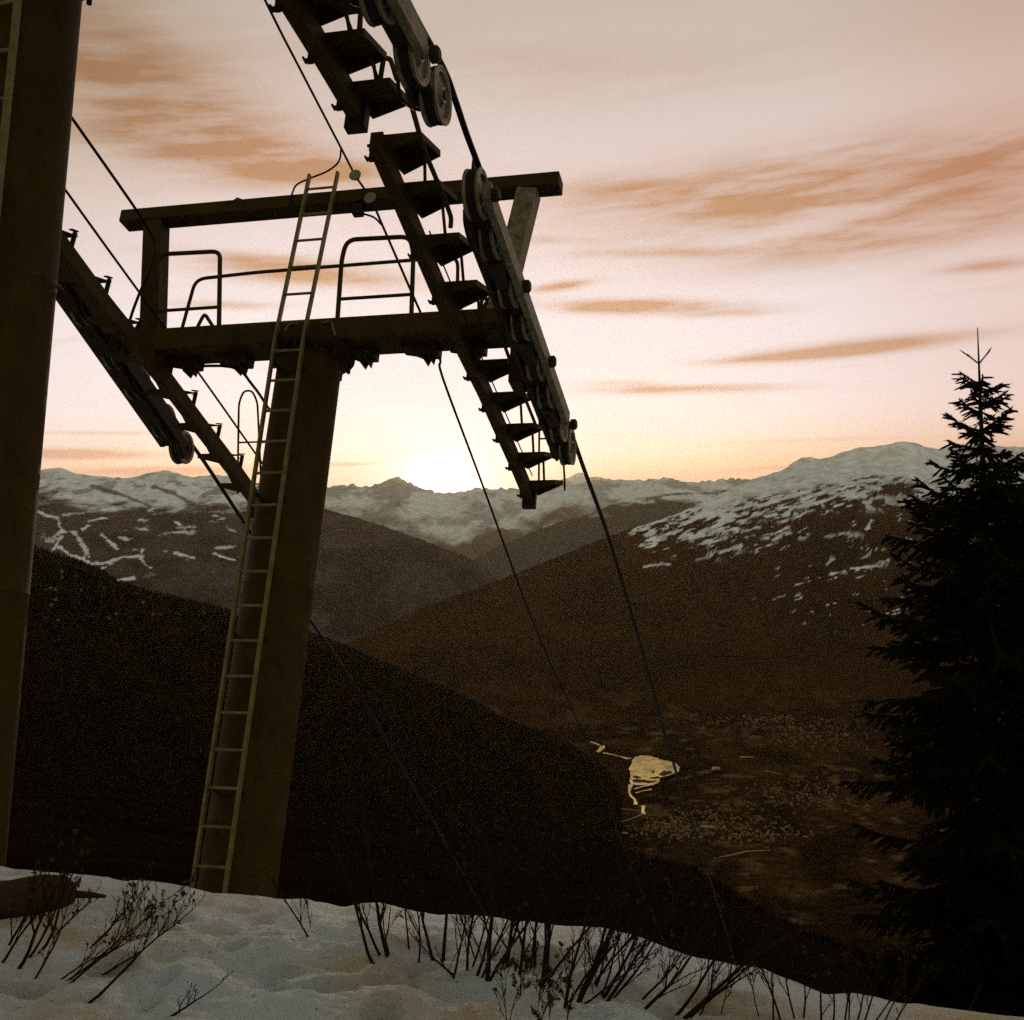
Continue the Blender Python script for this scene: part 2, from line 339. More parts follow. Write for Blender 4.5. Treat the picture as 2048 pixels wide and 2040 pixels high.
hill('brown_mountain', densify(right_out, 9, 2.5), [(560, 6600), (1000, 7600), (1500, 9000), (2700, 9500)], [(560, 4700), (1000, 5200), (1300, 5450), (2700, 5000)], -1000, 760, 340, col_right, 1.05, 60, 900, 17, .04, .25, 110, M_mtn)

# the valley floor, with fields, lanes and roofs as its own colours
vxs, vys = np.meshgrid(np.linspace(-6000, 7000, 520), np.concatenate([np.linspace(1200, 7000, 460), np.linspace(7100, 26000, 60)]), indexing='ij')
vz = ZV+(fbm(vxs/900, vys/900, 81, 4)-.5)*40
def col_valley(X, Y):
    f = fbm(X/170, Y/260, 83, 5, .6); g = fbm(X/60, Y/90, 85, 4, .6)
    c = mixc((.016, .008, .0025), (.042, .022, .008), sstep(.35, .65, f))
    b = sstep(.62, .70, g)*sstep(.42, .58, fbm(X/500, Y/700, 87, 3))
    return c*(1-b[..., None]*.6)+np.array((.15, .10, .05))*b[..., None]*.6
M_valley = attr_mat('valley_fields', .9, .85, .03)
grid_mesh('valley_floor', vxs, vys, vz, col_valley(vxs, vys), M_valley)

near_out = [(-700, 1000), (-200, 1030), (0, 1042), (65, 1108), (100, 1119), (150, 1134), (200, 1152), (240, 1176), (300, 1196), (350, 1206), (420, 1221), (500, 1246), (575, 1263), (620, 1275), (700, 1303), (760, 1330), (830, 1358), (900, 1386), (950, 1410), (1000, 1438), (1060, 1462), (1100, 1474), (1131, 1488), (1171, 1512), (1210, 1540), (1235, 1570), (1246, 1600), (1250, 1640)]
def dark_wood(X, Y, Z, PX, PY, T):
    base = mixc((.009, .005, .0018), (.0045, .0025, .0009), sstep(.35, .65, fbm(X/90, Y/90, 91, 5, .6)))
    k = sstep(.78, .83, fbm(PX/9, PY/4, 95, 4, .6))*sstep(560, 300, PX)*sstep(1330, 1150, PY)*.6
    return base*(1-k[..., None]*.7)+np.array((.5, .5, .5))*k[..., None]*.7
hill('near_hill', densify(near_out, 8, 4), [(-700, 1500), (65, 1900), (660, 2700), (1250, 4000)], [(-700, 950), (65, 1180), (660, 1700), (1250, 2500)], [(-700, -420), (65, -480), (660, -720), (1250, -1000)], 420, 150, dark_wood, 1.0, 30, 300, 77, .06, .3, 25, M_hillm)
spur_out = [(-900, 1540), (0, 1560), (500, 1610), (700, 1640), (900, 1672), (1000, 1680), (1060, 1690), (1130, 1688), (1160, 1684), (1193, 1681), (1249, 1708), (1300, 1722), (1364, 1735), (1410, 1757), (1500, 1812), (1608, 1868), (1713, 1908), (1850, 1950), (2048, 2000), (2500, 2060)]
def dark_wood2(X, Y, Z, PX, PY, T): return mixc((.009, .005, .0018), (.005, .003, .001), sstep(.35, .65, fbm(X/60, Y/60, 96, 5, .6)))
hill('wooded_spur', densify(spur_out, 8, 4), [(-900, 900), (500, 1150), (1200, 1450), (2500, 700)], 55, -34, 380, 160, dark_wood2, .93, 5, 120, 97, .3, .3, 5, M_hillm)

# far-off conifers along the dark slopes: one mass
def far_forest(name, outline, Dtab, n_trees, h0, h1, down, seed):
    r_ = random.Random(seed); o = np.array(outline, float); vs, fs = [], []
    for _ in range(n_trees):
        x = r_.uniform(max(o[0, 0], -60), min(o[-1, 0], 2080)); y = float(np.interp(x, o[:, 0], o[:, 1])); D = float(np.interp(x, [q[0] for q in Dtab], [q[1] for q in Dtab]))
        k = r_.random()**2*down
        d = ray(x, y+3)*D*(1-k*.25); q = (d[0], d[1], d[2]-k*.25*abs(d[2])*.4-3)
        h_ = r_.uniform(h0, h1); w_ = h_*r_.uniform(.13, .22); b = len(vs); m_ = 5
        for lvl, (zz, ww) in enumerate(((0, .5), (.18, 1.), (.6, .45))):
            for j in range(m_):
                a = 2*math.pi*j/m_+lvl+r_.random()*.5; rr = w_*ww*r_.uniform(.75, 1.2); vs.append((q[0]+rr*math.cos(a), q[1]+rr*math.sin(a), q[2]+h_*zz))
        vs.append((q[0], q[1], q[2]+h_))
        for lvl in range(2):
            for j in range(m_): fs.append((b+lvl*m_+j, b+lvl*m_+(j+1) % m_, b+(lvl+1)*m_+(j+1) % m_, b+(lvl+1)*m_+j))
        for j in range(m_): fs.append((b+2*m_+j, b+2*m_+(j+1) % m_, b+3*m_))
    me = bpy.data.meshes.new(name); me.from_pydata(vs, [], fs); o_ = link(name, me, None, M_forest); o_['kind'] = 'stuff'
    return o_
far_forest('hill_forest', near_out, [(-700, 1500), (65, 1900), (660, 2700), (1250, 4000)], 5200, 9, 24, .0, 5)
far_forest('spur_forest', spur_out, [(-900, 900), (500, 1150), (1200, 1450), (2500, 700)], 2600, 6, 15, .0, 6)

# flooded flat in the valley; its yellow metal tint stands in for reflected sky
M_lake = bpy.data.materials.new('sky_tinted_water'); M_lake.use_nodes = True
n, l = M_lake.node_tree.nodes, M_lake.node_tree.links; p = n['Principled BSDF']
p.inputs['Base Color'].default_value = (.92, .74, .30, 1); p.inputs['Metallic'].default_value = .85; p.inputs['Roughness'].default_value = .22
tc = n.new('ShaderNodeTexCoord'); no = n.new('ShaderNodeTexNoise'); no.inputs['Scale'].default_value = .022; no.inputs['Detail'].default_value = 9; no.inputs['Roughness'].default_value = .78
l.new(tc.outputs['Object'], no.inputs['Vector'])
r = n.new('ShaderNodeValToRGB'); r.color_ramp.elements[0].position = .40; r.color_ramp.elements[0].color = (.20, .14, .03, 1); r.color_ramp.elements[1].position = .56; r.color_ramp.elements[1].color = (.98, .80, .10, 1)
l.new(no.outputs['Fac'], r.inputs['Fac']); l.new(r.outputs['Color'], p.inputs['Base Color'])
def flat(name, polys, m, dz):
    bm = nb()
    for poly in polys:
        vs = []
        for px, py in poly:
            d = ray(px, py); t = (ZV+24+dz)/d[2]; vs.append(bm.verts.new(d*t))
        f_ = bm.faces.new(vs)
        if f_.normal.z < 0: f_.normal_flip()
    bmesh.ops.triangulate(bm, faces=bm.faces)
    bm.normal_update()
    for f_ in bm.faces:
        if f_.normal.z < 0: f_.normal_flip()
    me = bpy.data.meshes.new(name); bm.to_mesh(me); bm.free()
    o = link(name, me, None, m); o['kind'] = 'structure'; return o
def z5(pts): return [(1100+x/3.22, 1400+y/3.22) for x, y in pts]
def strip(pts, w):
    L, R = [], []
    for i, (x, y) in enumerate(pts):
        x0, y0 = pts[max(i-1, 0)]; x1, y1 = pts[min(i+1, len(pts)-1)]; dx, dy = x1-x0, y1-y0; k = math.hypot(dx, dy)+1e-6
        ww = w*(.6+.8*rj.random()); L.append((x-dy/k*ww/2, y+dx/k*ww*.35)); R.append((x+dy/k*ww/2, y-dx/k*ww*.35))
    return L+R[::-1]
def rough_poly(pts, a=4, n_=3):
    out = []
    for (x0, y0), (x1, y1) in zip(pts, pts[1:]+pts[:1]):
        for k in range(n_):
            t = k/n_; out.append((x0+(x1-x0)*t+(rj.random()-.5)*a, y0+(y1-y0)*t+(rj.random()-.5)*a*.7))
    return out
flat('lake', [z5(rough_poly([(530, 395), (545, 362), (600, 357), (650, 362), (690, 372), (720, 385), (760, 392), (805, 408), (838, 432), (825, 462), (770, 485), (708, 500), (704, 530), (640, 545), (560, 548), (520, 545), (512, 520), (522, 480), (508, 445)], 9)),
              z5(rough_poly(strip([(520, 545), (508, 590), (520, 615), (545, 640), (553, 672)], 20), 4)), z5(rough_poly(strip([(540, 572), (600, 556), (660, 543), (700, 528)], 9), 3)),
              z5(rough_poly(strip([(550, 598), (600, 584), (655, 575)], 7), 3)), z5(rough_poly(strip([(525, 375), (490, 375), (440, 360), (400, 350), (340, 340)], 9), 3)),
              z5(rough_poly([(295, 333), (310, 315), (322, 296), (350, 292), (356, 312), (330, 325), (318, 338)], 4)), z5(rough_poly(strip([(262, 268), (290, 278), (322, 292)], 9), 3)),
              z5(rough_poly(strip([(600, 680), (598, 720), (606, 735)], 22), 5))], M_lake, 0)
flat('gravel_bar', [z5(rough_poly(q, 8, 4)) for q in ([(528, 520), (545, 508), (600, 512), (648, 522), (690, 514), (690, 521), (640, 532), (600, 528), (560, 530), (540, 527)], [(700, 478), (735, 452), (752, 458), (775, 454), (790, 466), (760, 478), (730, 488)], [(530, 490), (552, 484), (590, 498), (560, 504)], [(644, 496), (700, 492), (716, 500), (670, 506)], [(655, 466), (662, 450), (672, 452), (668, 470)])], mat('wet_gravel', (.05, .034, .014), .8, 0, scale=.05, spec=.1), 1.2)
flat('stream', [z5(rough_poly(strip([(606, 730), (560, 750), (510, 768), (450, 785), (420, 800)], 7), 3)), z5(rough_poly(strip([(300, 745), (360, 735), (410, 712), (460, 700)], 9), 4)),
                z5(rough_poly(strip([(460, 700), (520, 705), (580, 712)], 4), 2)), z5(rough_poly(strip([(380, 850), (430, 850), (505, 858)], 8), 4)), z5(rough_poly(strip([(965, 808), (1000, 815), (1060, 816)], 13), 5)),
                z5(rough_poly(strip([(1040, 440), (1095, 436)], 22), 7)), z5(rough_poly(strip([(1380, 455), (1440, 465), (1500, 478)], 6), 3)), z5(rough_poly(strip([(1220, 366), (1310, 367)], 6), 2)),
                z5(rough_poly(strip([(1630, 878), (1665, 882)], 9), 3)), z5(rough_poly(strip([(120, 935), (180, 915), (260, 912), (340, 925), (420, 945)], 26), 8)), z5(rough_poly(strip([(1050, 1015), (1150, 1003), (1270, 972), (1420, 968)], 7), 3))],
     mat('wet_meadow', (.34, .27, .16), .6, 0, scale=.02, col2=(.1, .07, .035)), 1.5)
# the small town on the valley floor: roofs too many to count
rv = random.Random(12); vs, fs = [], []
for _ in range(1500):
    cx_, cy_, sg = rv.choice([(1480, 1425, 60), (1560, 1440, 70), (1350, 1415, 60), (1250, 1410, 40), (1640, 1470, 60), (1420, 1640, 60), (1500, 1670, 50), (1330, 1660, 40), (1600, 1590, 70)])
    px_, py_ = rv.gauss(cx_, sg), rv.gauss(cy_, sg*.22)
    if py_ < 1408: continue
    d = ray(px_, py_); t = (ZV+16)/d[2]; q = d*t
    w_, h_, dd = rv.uniform(2, 4.5), rv.uniform(2, 4.5), rv.uniform(2, 4); b = len(vs)
    for sx, sy, zz in ((-1, -1, 0), (1, -1, 0), (1, 1, 0), (-1, 1, 0), (-1, -1, h_), (1, -1, h_), (1, 1, h_), (-1, 1, h_), (-1, 0, h_*1.5), (1, 0, h_*1.5)):
        vs.append((q[0]+sx*w_, q[1]+sy*dd, q[2]+zz))
    fs += [tuple(b+i for i in f_) for f_ in ((0, 1, 5, 4), (1, 2, 6, 9, 5), (2, 3, 7, 6), (3, 0, 4, 8, 7), (4, 5, 9, 8), (6, 7, 8, 9))]
me = bpy.data.meshes.new('valley_town'); me.from_pydata(vs, [], fs)
link('valley_town', me, None, mat('pale_render_and_roofs', (.30, .20, .10), .8, 0, scale=.03, col2=(.06, .035, .014)))['kind'] = 'stuff'

# ------------------------------------------------------------------ the lift towers
def stringer(top, pts, s, t):     # pts (c, top edge b)
    bm = nb(); w_, h_ = .10, .165; rings = []
    for c, b in pts:
        rings.append([bm.verts.new(fr(s*((1.655 if s > 0 else 1.62)+da), b-db, c)) for da, db in ((-w_/2, 0), (w_/2, 0), (w_/2, h_), (-w_/2, h_))])
    for A, B in zip(rings, rings[1:]):
        for j in range(4): bm.faces.new((A[j], A[(j+1) % 4], B[(j+1) % 4], B[j]))
    bm.faces.new(rings[0]); bm.faces.new(rings[-1][::-1])
    return part('stringer', bm, M_paint, top)
def step(top, c, b, s, sb, near=False):
    """pressed-steel tread: level plate, a lip and two webs that taper away from the stringer"""
    bm = nb(); o = fr(s*1.685, b, c); A = UX*s; L, Wd = (.45, .30) if near else (.51, .315); w0, w1 = (.10, .13) if near else (.13, .175)
    P = lambda a, d, z: bm.verts.new(o+A*a+HX*d+ZX*z)
    v = [P(0, 0, 0), P(Wd, 0, 0), P(Wd, L, 0), P(0, L, 0), P(0, 0, -w0), P(Wd, 0, -.05), P(Wd, L, -.05), P(0, L, -w1)]
    faces = [bm.faces.new([v[i] for i in q]) for q in ((0, 1, 2, 3), (0, 4, 5, 1), (1, 5, 6, 2), (2, 6, 7, 3), (0, 3, 7, 4))[:5 if s > 0 else 3]]
    bmesh.ops.recalc_face_normals(bm, faces=bm.faces)
    bmesh.ops.solidify(bm, geom=faces, thickness=.012)
    st = part('step', bm, M_paint, top)
    bm = nb()
    if s > 0:
        cb = o-A*.085+WX*.05
        beam(bm, cb-VX*.01, cb-VX*.20, .045, .03, UX, .004)
        tube(bm, [cb-A*.05-VX*.17, cb+A*.03-VX*.17], .013, 6); tube(bm, [cb-A*.05-VX*.05, cb+A*.03-VX*.05], .013, 6); tube(bm, [cb-A*.045-VX*.17-WX*.03, cb-A*.045-VX*.17+WX*.03], .010, 6)
    else:
        q = o-A*.085+HX*.34; lo_ = fr(-1.61, sb(c+.32)-.10, c+.32)
        beam(bm, q-ZX*.014, lo_, .04, .025, UX, .003)
        beam(bm, q-HX*.07, q+HX*.03, .04, .012, UX, .002); tube(bm, [q-ZX*.05-HX*.08, q-ZX*.05], .007, 6)
    part('clamp', bm, M_dark, st, top)
def wheel(top, c, b, s, R=.2):
    bm = nb(); o = fr(s*2.38, b, c); ax = UX*s
    o = o-ax*.045
    lathe(bm, o, ax, [(.0, .04), (.0, .06), (.02, .06), (.02, R-.05), (.0, R-.045), (.0, R-.004), (.010, R), (.03, R-.016), (.092, R-.016), (.115, R), (.124, R-.004), (.124, R-.016), (.118, R-.020), (.118, R-.034), (.123, R-.038), (.123, R-.046), (.100, R-.052), (.092, .085), (.11, .06), (.128, .055), (.132, .025), (.133, .0)], 40)
    w_ = part('sheave_wheel', bm, M_rim, top, smooth=True)
    bm = nb(); lathe(bm, o+ax*.031, ax, [(0, R-.03), (0, R-.005), (.030, R-.011), (.060, R-.005), (.060, R-.03)], 40)
    part('rubber_liner', bm, M_rubber, w_, top, smooth=True)
    return w_
def train(top, s, pairs, bw, slim=False):
    """pairs: c of the first wheel in each pair; bw(c): height of the wheel centres"""
    def bar(name, c0, c1, a0, a1, z0, z1, m, n_=5):
        bm = nb(); cs = np.linspace(c0, c1, n_); rings = []
        for c in cs: rings.append([bm.verts.new(fr(s*a, bw(c)+z, c)) for a, z in ((a0, z0), (a1, z0), (a1, z1), (a0, z1))])
        for A, B in zip(rings, rings[1:]):
            for j in range(4): bm.faces.new((A[j], A[(j+1) % 4], B[(j+1) % 4], B[j]))
        bm.faces.new(rings[0]); bm.faces.new(rings[-1][::-1])
        return part(name, bm, m, top)
    pr_ = sorted(pairs); c0, c1 = pr_[0]-.06, pr_[-1]-.04
    if s > 0: bar('balance_beam', c0-.02, c1-.08, 2.475, 2.535, -.11, .04, M_skylit)
    else:
        bar('balance_beam', c0, c1+.3, 2.475, 2.535, -.15, .0, M_paint); bar('base_plate', c0+.1, c1+.25, 2.30, 2.47, -.175, -.155, M_dark)
    if not slim: bar('balance_beam', c0+.5, c1+.25, 2.255, 2.295, -.14, .06, M_dark)
    ends = [c for cp in pr_ for c in (cp, cp+.49)]
    for ca_, cb_ in zip(ends, ends[1:]):
        k = .17 if cb_-ca_ < .55 else .155
        bar('spacer', ca_+k, cb_-k, 2.34, 2.45, (-.06 if slim else -.15) if cb_-ca_ > .55 else -.08, .03, M_dark, 2)
    for cp in pairs:
        cq = cp+.49
        for c in (cp, cq):
            wheel(top, c, bw(c), s)
            bm = nb(); tube(bm, [fr(s*2.29, bw(c), c), fr(s*2.475, bw(c), c)], .035, 12); part('axle', bm, M_dark, top, smooth=True)
        for a0, a1 in ((2.305, 2.325),):     # rocker plates
            bm = nb(); cm = (cp+cq)/2; pr = [(cp-.08, .0), (cp-.04, .07), (cm, .03), (cq+.04, .07), (cq+.08, .0), (cq+.04, -.09), (cm+.14, -.15 if slim else -.22), (cm-.14, -.15 if slim else -.22), (cp-.04, -.09)]
            A = [bm.verts.new(fr(s*a0, bw(c)+z, c)) for c, z in pr]; B = [bm.verts.new(fr(s*a1, bw(c)+z, c)) for c, z in pr]
            bm.faces.new(A); bm.faces.new(B[::-1])
            for j in range(len(pr)): bm.faces.new((A[j], B[j], B[(j+1) % len(pr)], A[(j+1) % len(pr)]))
            part('rocker_plate', bm, M_dark, top)
        bm = nb(); cc = cp-.03; lathe(bm, fr(s*2.525, bw(cc)-.04, cc), UX*s, [(0, .03), (.012, .056), (.055, .056), (.07, .038), (.07, .0)], 20)
        part('pivot_cap', bm, M_dark, top, smooth=True)
        bm = nb(); tube(bm, spline([fr(s*2.30, bw(cp)-.10, cp+.04), fr(s*2.28, bw(cp)-.17, cp+.16), fr(s*2.28, bw(cq)-.17, cq-.12), fr(s*2.30, bw(cq)-.10, cq)], 5), .014, 6); part('rope_catcher', bm, M_dark, top, smooth=True)
    if True:
        c0 = pr_[0]; b_ = bw(c0)+.13
        hexa(bm := nb(), [fr(s*2.34, b_-.16, c0-.02), fr(s*2.38, b_-.16, c0-.02), fr(s*2.38, b_-.16, c0+.22), fr(s*2.34, b_-.16, c0+.22), fr(s*2.35, b_+.20, c0-.04), fr(s*2.37, b_+.20, c0-.04), fr(s*2.37, b_+.10, c0+.08), fr(s*2.35, b_+.10, c0+.08)], .004)
        part('rope_guide', bm, M_dark, top)

def tower(label, group, base, far):
    """far: the upright with crossarms in view; else the close one whose arms are above the picture"""
    T = root('lift_tower', base, -PHI, label, 'lift tower', group)
    if far:
        axis = lambda b: fr(.02, b, .42); bb, bt_, arm_b, arm_c = -8.25, -1.79, (-1.69, -1.44), (.242, .617); R0, R1 = .342, .318
    else:
        axis = lambda b: fr(-.09, b, -4.20+(b+1.64)*-.189); bb, bt_, arm_b, arm_c = -7.1, -1.32, (-1.22, -.97), (-4.45, -4.08); R0, R1 = .325, .31
    ax = (axis(0)-axis(-1)).normalized(); lo, hi = axis(bb), axis(bt_)
    bm = nb(); Lp = (hi-lo).length
    lathe(bm, lo, ax, [(0, R0+.16), (.03, R0+.16), (.031, R0)]+[q for k in range(1, 25) for q in (((Lp*k/24-.012, R0+(R1-R0)*k/24), (Lp*k/24, R0+(R1-R0)*k/24+.005), (Lp*k/24+.012, R0+(R1-R0)*k/24)) if k in (7, 15) else ((Lp*k/24, R0+(R1-R0)*k/24),))], 48)
    part('pole', bm, M_pole, T, smooth=True)
    bm = nb(); lathe(bm, hi-ax*.02, ax, [(0, R1+.002), (0, R1+.09), (.035, R1+.125), (.10, R1+.125), (.105, R1-.02)], 40)
    fl = part('flange', bm, M_dark, T, smooth=True)
    s1 = ax.orthogonal().normalized(); s2 = ax.cross(s1)
    for j in range(12):
        q = hi+(s1*math.cos(j*.5236)+s2*math.sin(j*.5236))*(R1+.075)-ax*.09
        bm = nb(); lathe(bm, q, ax, [(0, .02), (.08, .02)], 6); part('bolt', bm, M_dark, fl, T)
    bm = nb(); fbox(bm, -2.0, 2.12, arm_b[0], arm_b[1], arm_c[0], arm_c[1], .012); part('crossarm', bm, M_paint, T)
    ub = (-.07, .078) if far else (.42, .57)
    bm = nb(); fbox(bm, -2.39, 2.51, ub[0], ub[1], arm_c[0], arm_c[0]+.215, .008); part('gantry_beam', bm, M_paint, T)
    cm = arm_c[0]+.11
    for s in (-1, 1):
        bm = nb(); lo_a = 1.95 if s > 0 else 1.81; hi_a = 2.185 if s > 0 else 1.99
        beam(bm, fr(s*lo_a, arm_b[1]+.002, cm+.06), fr(s*hi_a, ub[0]-.002, cm), .21, .21, UX, .01); part('gantry_post', bm, M_paint if s < 0 else M_skylit, T)
        bm = nb(); p_ = [(s*(lo_a-.2), arm_b[1]+.002), (s*(lo_a+.02), arm_b[1]+.002), (s*(lo_a+.02), arm_b[1]+.24), (s*(lo_a-.06), arm_b[1]+.24)] if s > 0 else [(s*(lo_a+.22), arm_b[1]+.002), (s*lo_a, arm_b[1]+.002), (s*lo_a, arm_b[1]+.26), (s*(lo_a+.1), arm_b[1]+.26)]
        A = [bm.verts.new(fr(a, b, cm-.02)) for a, b in p_]; B = [bm.verts.new(fr(a, b, cm+.02)) for a, b in p_]
        bm.faces.new(A); bm.faces.new(B[::-1])
        for j in range(4): bm.faces.new((A[j], B[j], B[(j+1) % 4], A[(j+1) % 4]))
        part('gusset', bm, M_paint, T)
    db = arm_b[1]+1.44; dc = arm_c[0]-.242       # everything on the arms shifts with them
    g = lambda a, b, c: fr(a, b+db, c+dc)
    for name, pts, r, rr in (('guard_rail', [(.31, -1.45, .3), (.268, -.72, .3), (.30, -.50, .3), (.98, -.52, .3), (1.04, -.72, .3), (1.09, -1.45, .3)], .024, .16),
                             ('guard_rail', [(-.99, -1.45, .3), (-1.10, -.72, .3), (-1.13, -.52, .3), (-1.83, -.50, .3), (-1.85, -.7, .3), (-1.74, -1.45, .3)], .024, .16),
                             ('back_rail', [(-1.61, -1.45, .58), (-1.535, -.66, .58), (-.84, -.63, .58), (1.42, -.615, .58), (1.48, -1.45, .58)], .019, .12),
                             ('grab_hoop', [(-1.28, -1.45, .34), (-1.21, -1.24, .34), (-1.05, -1.45, .34)], .019, .05),
                             ('grab_hoop', [(1.75, -1.45, .34), (1.81, -1.23, .34), (1.90, -1.45, .34)], .019, .05)):
        bm = nb(); tube(bm, rounded([g(*q) for q in pts], rr), r, 10); part(name, bm, M_paint, T, smooth=True)
    for a0, a1 in ((.292, 1.07), (-1.03, -1.765)):
        bm = nb(); tube(bm, [g(a0, -1.2, .3), g(a1, -1.2, .3)], .018, 8); part('mid_rail', bm, M_paint, T, smooth=True)
    bm = nb(); tube(bm, [g(-1.09, .078, .34), g(-1.10, .13, .34), g(-1.06, .165, .34), g(-1.01, .14, .34), g(-1.0, .078, .34)], .012, 6); part('lifting_eye', bm, M_paint, T, smooth=True)
    # bolted clamps under the crossarm
    for a in (-1.37, -.80, .57, 1.23, 1.70):
        bm = nb(); pr = [(-.26, 0), (.12, 0), (.12, -.10), (.06, -.10), (.05, -.17), (.015, -.12), (-.01, -.18), (-.05, -.10), (-.14, -.06), (-.26, -.035)]
        A = [bm.verts.new(g(a+x, -1.692+z, .40)) for x, z in pr]; B = [bm.verts.new(g(a+x, -1.692+z, .58)) for x, z in pr]
        bm.faces.new(A); bm.faces.new(B[::-1])
        for j in range(len(pr)): bm.faces.new((A[j], B[j], B[(j+1) % len(pr)], A[(j+1) % len(pr)]))
        part('clamp_bracket', bm, M_dark, T)
    for a in (-.12, .22):   # curved stiffeners over the pole head
        k = -1 if a < 0 else 1
        bm = nb(); tube(bm, spline([g(a-.04*k, -1.50, .232), g(a+.05*k, -1.50, .232), g(a+.09*k, -1.58, .232), g(a+.12*k, -1.66, .232)], 4), .014, 6); part('stiffener', bm, M_galv, T, smooth=True)
    # ladder: lower flight up the pole, upper flight leaning on the gantry beam
    if far:
        bm = nb(); rails = [(-.183, .117, -7.85, .0, .0), (-.183, .117, -1.78, .0, .0), (-.125, .190, .195, .10, .10)]
        for k in (0, 1):
            for (r0, r1) in zip(rails, rails[1:]): beam(bm, fr(r0[k], r0[2], r0[3]), fr(r1[k], r1[2]+.001, r1[3]), .028, .05, UX, .004)
        lad = part('ladder', bm, M_galv, T)
        for i in range(25):
            b = .01-.322*i
            if b > -1.75:
                t = (b+1.78)/(.195+1.78); a0, a1, c = -.183+.058*t, .117+.073*t, .1*t
            else: a0, a1, c = -.183, .117, 0
            bm = nb(); tube(bm, [fr(a0, b, c), fr(a1, b, c)], .014, 8); part('rung', bm, M_galv, lad, T, smooth=True)
        for b in (-2.05, -3.4, -4.75, -6.1, -7.3):
            bm = nb(); beam(bm, fr(-.16, b, .02), fr(-.10, b-.06, .15), .05, .012, UX, .002); beam(bm, fr(.10, b, .02), fr(.10, b-.06, .15), .05, .012, UX, .002)
            tube(bm, [fr(-.13, b-.05, .105), fr(.12, b-.05, .095)], .016, 6); part('ladder_bracket', bm, M_dark, lad, T)
    else:
        la = lambda a, b: axis(b)+UX*(a+.10)-(WX*.985-VX*.17)*(.39)
        bm = nb()
        for a in (-.21, .09): beam(bm, la(a, -7.0), la(a, .6), .028, .05, UX, .004)
        lad = part('ladder', bm, M_galv, T)
        for i in range(23):
            b = .3-.322*i; bm = nb(); tube(bm, [la(-.21, b), la(.09, b)], .014, 8); part('rung', bm, M_galv, lad, T, smooth=True)
    # walkways and sheave trains
    for s in (1, -1):
        if far and s > 0:
            sb = lambda c: interp(c, [-2.9, -2.38, -1.7, -.75, .27, 1.1, 1.78, 2.48, 3.06, 3.5], [-1.30, -1.372, -1.462, -1.60, -1.745, -1.80, -1.885, -1.965, -2.05, -2.12])
            cs = [-2.36, -1.7, -.75, .27, 1.1, 1.78, 2.48, 3.06, 3.34]; steps = [3.16-.62*k for k in range(9)]+[-2.32]
            bw = lambda c: -1.79-.108*(c+2.03); pairs = [-2.03, -.89, .25, 1.39]
        elif far:
            sb = lambda c: interp(c, [-2.6, -1.56, -.74, -.32, .53, 1.24, 2.17, 2.77, 3.2], [-1.36, -1.50, -1.66, -1.72, -1.84, -1.97, -2.13, -2.25, -2.34])
            cs = [-2.5, -1.56, -.74, -.32, .53, 1.24, 2.17, 2.95]; steps = [2.62-.62*k for k in range(9)]
            bw = lambda c: -1.33-.262*(c-.2); pairs = [-1.62, -.48, .66, 1.80]
        else:
            sb = lambda c: interp(c, [-9, -4.05, -3.37, -2.83, -2.3], [-2.3, -1.52, -1.462, -1.43, -1.41])
            cs = [-6.6, -5.6, -4.6, -4.05, -3.37, -2.95, -2.78]; steps = [-3.0, -3.53, -4.06, -4.59, -5.12, -5.65, -6.18]
            bw = (lambda c: interp(c, [-9, -4.13, -3.7, -3.18], [-2.6, -1.97, -1.915, -1.831])) if s > 0 else (lambda c: interp(c, [-9, -5, -3.2], [-.55, -.30, -.36])); pairs = [-3.71, -4.84, -5.97]
        stringer(T, [(c, sb(c)) for c in cs], s, T)
        for c in steps: step(T, c, sb(c)+.005, s, sb, not far)
        train(T, s*(1. if far else 1.012), pairs, bw, not far)
        ca = arm_c[0]+.19
        bm = nb(); fbox(bm, *sorted((s*1.59, s*1.65)), sb(ca)-.02, arm_b[0]-.002, ca-.12, ca+.12, .004); part('hanger', bm, M_paint, T)
        e0_, e1_ = sorted((bw(ca)+(-.10 if far else .10), (arm_b[0]+arm_b[1])/2))
        bm = nb(); fbox(bm, *sorted((s*2.122, s*2.25)), e0_-.06, e1_+.06, ca-.13, ca+.13, .01); part('train_bracket', bm, M_dark, T)
        if s < 0:
            bm = nb(); fbox(bm, -2.26, -2.002, arm_b[0]+.03, arm_b[1]-.03, ca-.1, ca+.1, .01); part('arm_extension', bm, M_dark, T)
        ce = cs[-1]; bm = nb(); fbox(bm, *sorted((s*1.58, s*1.74)), sb(ce)-.24, sb(ce)-.02, ce-.02, ce+.07, .006); part('end_bracket', bm, M_dark, T)
        tread = lambda c, a, d, z: fr(s*a, sb(c), c)+HX*d+ZX*z
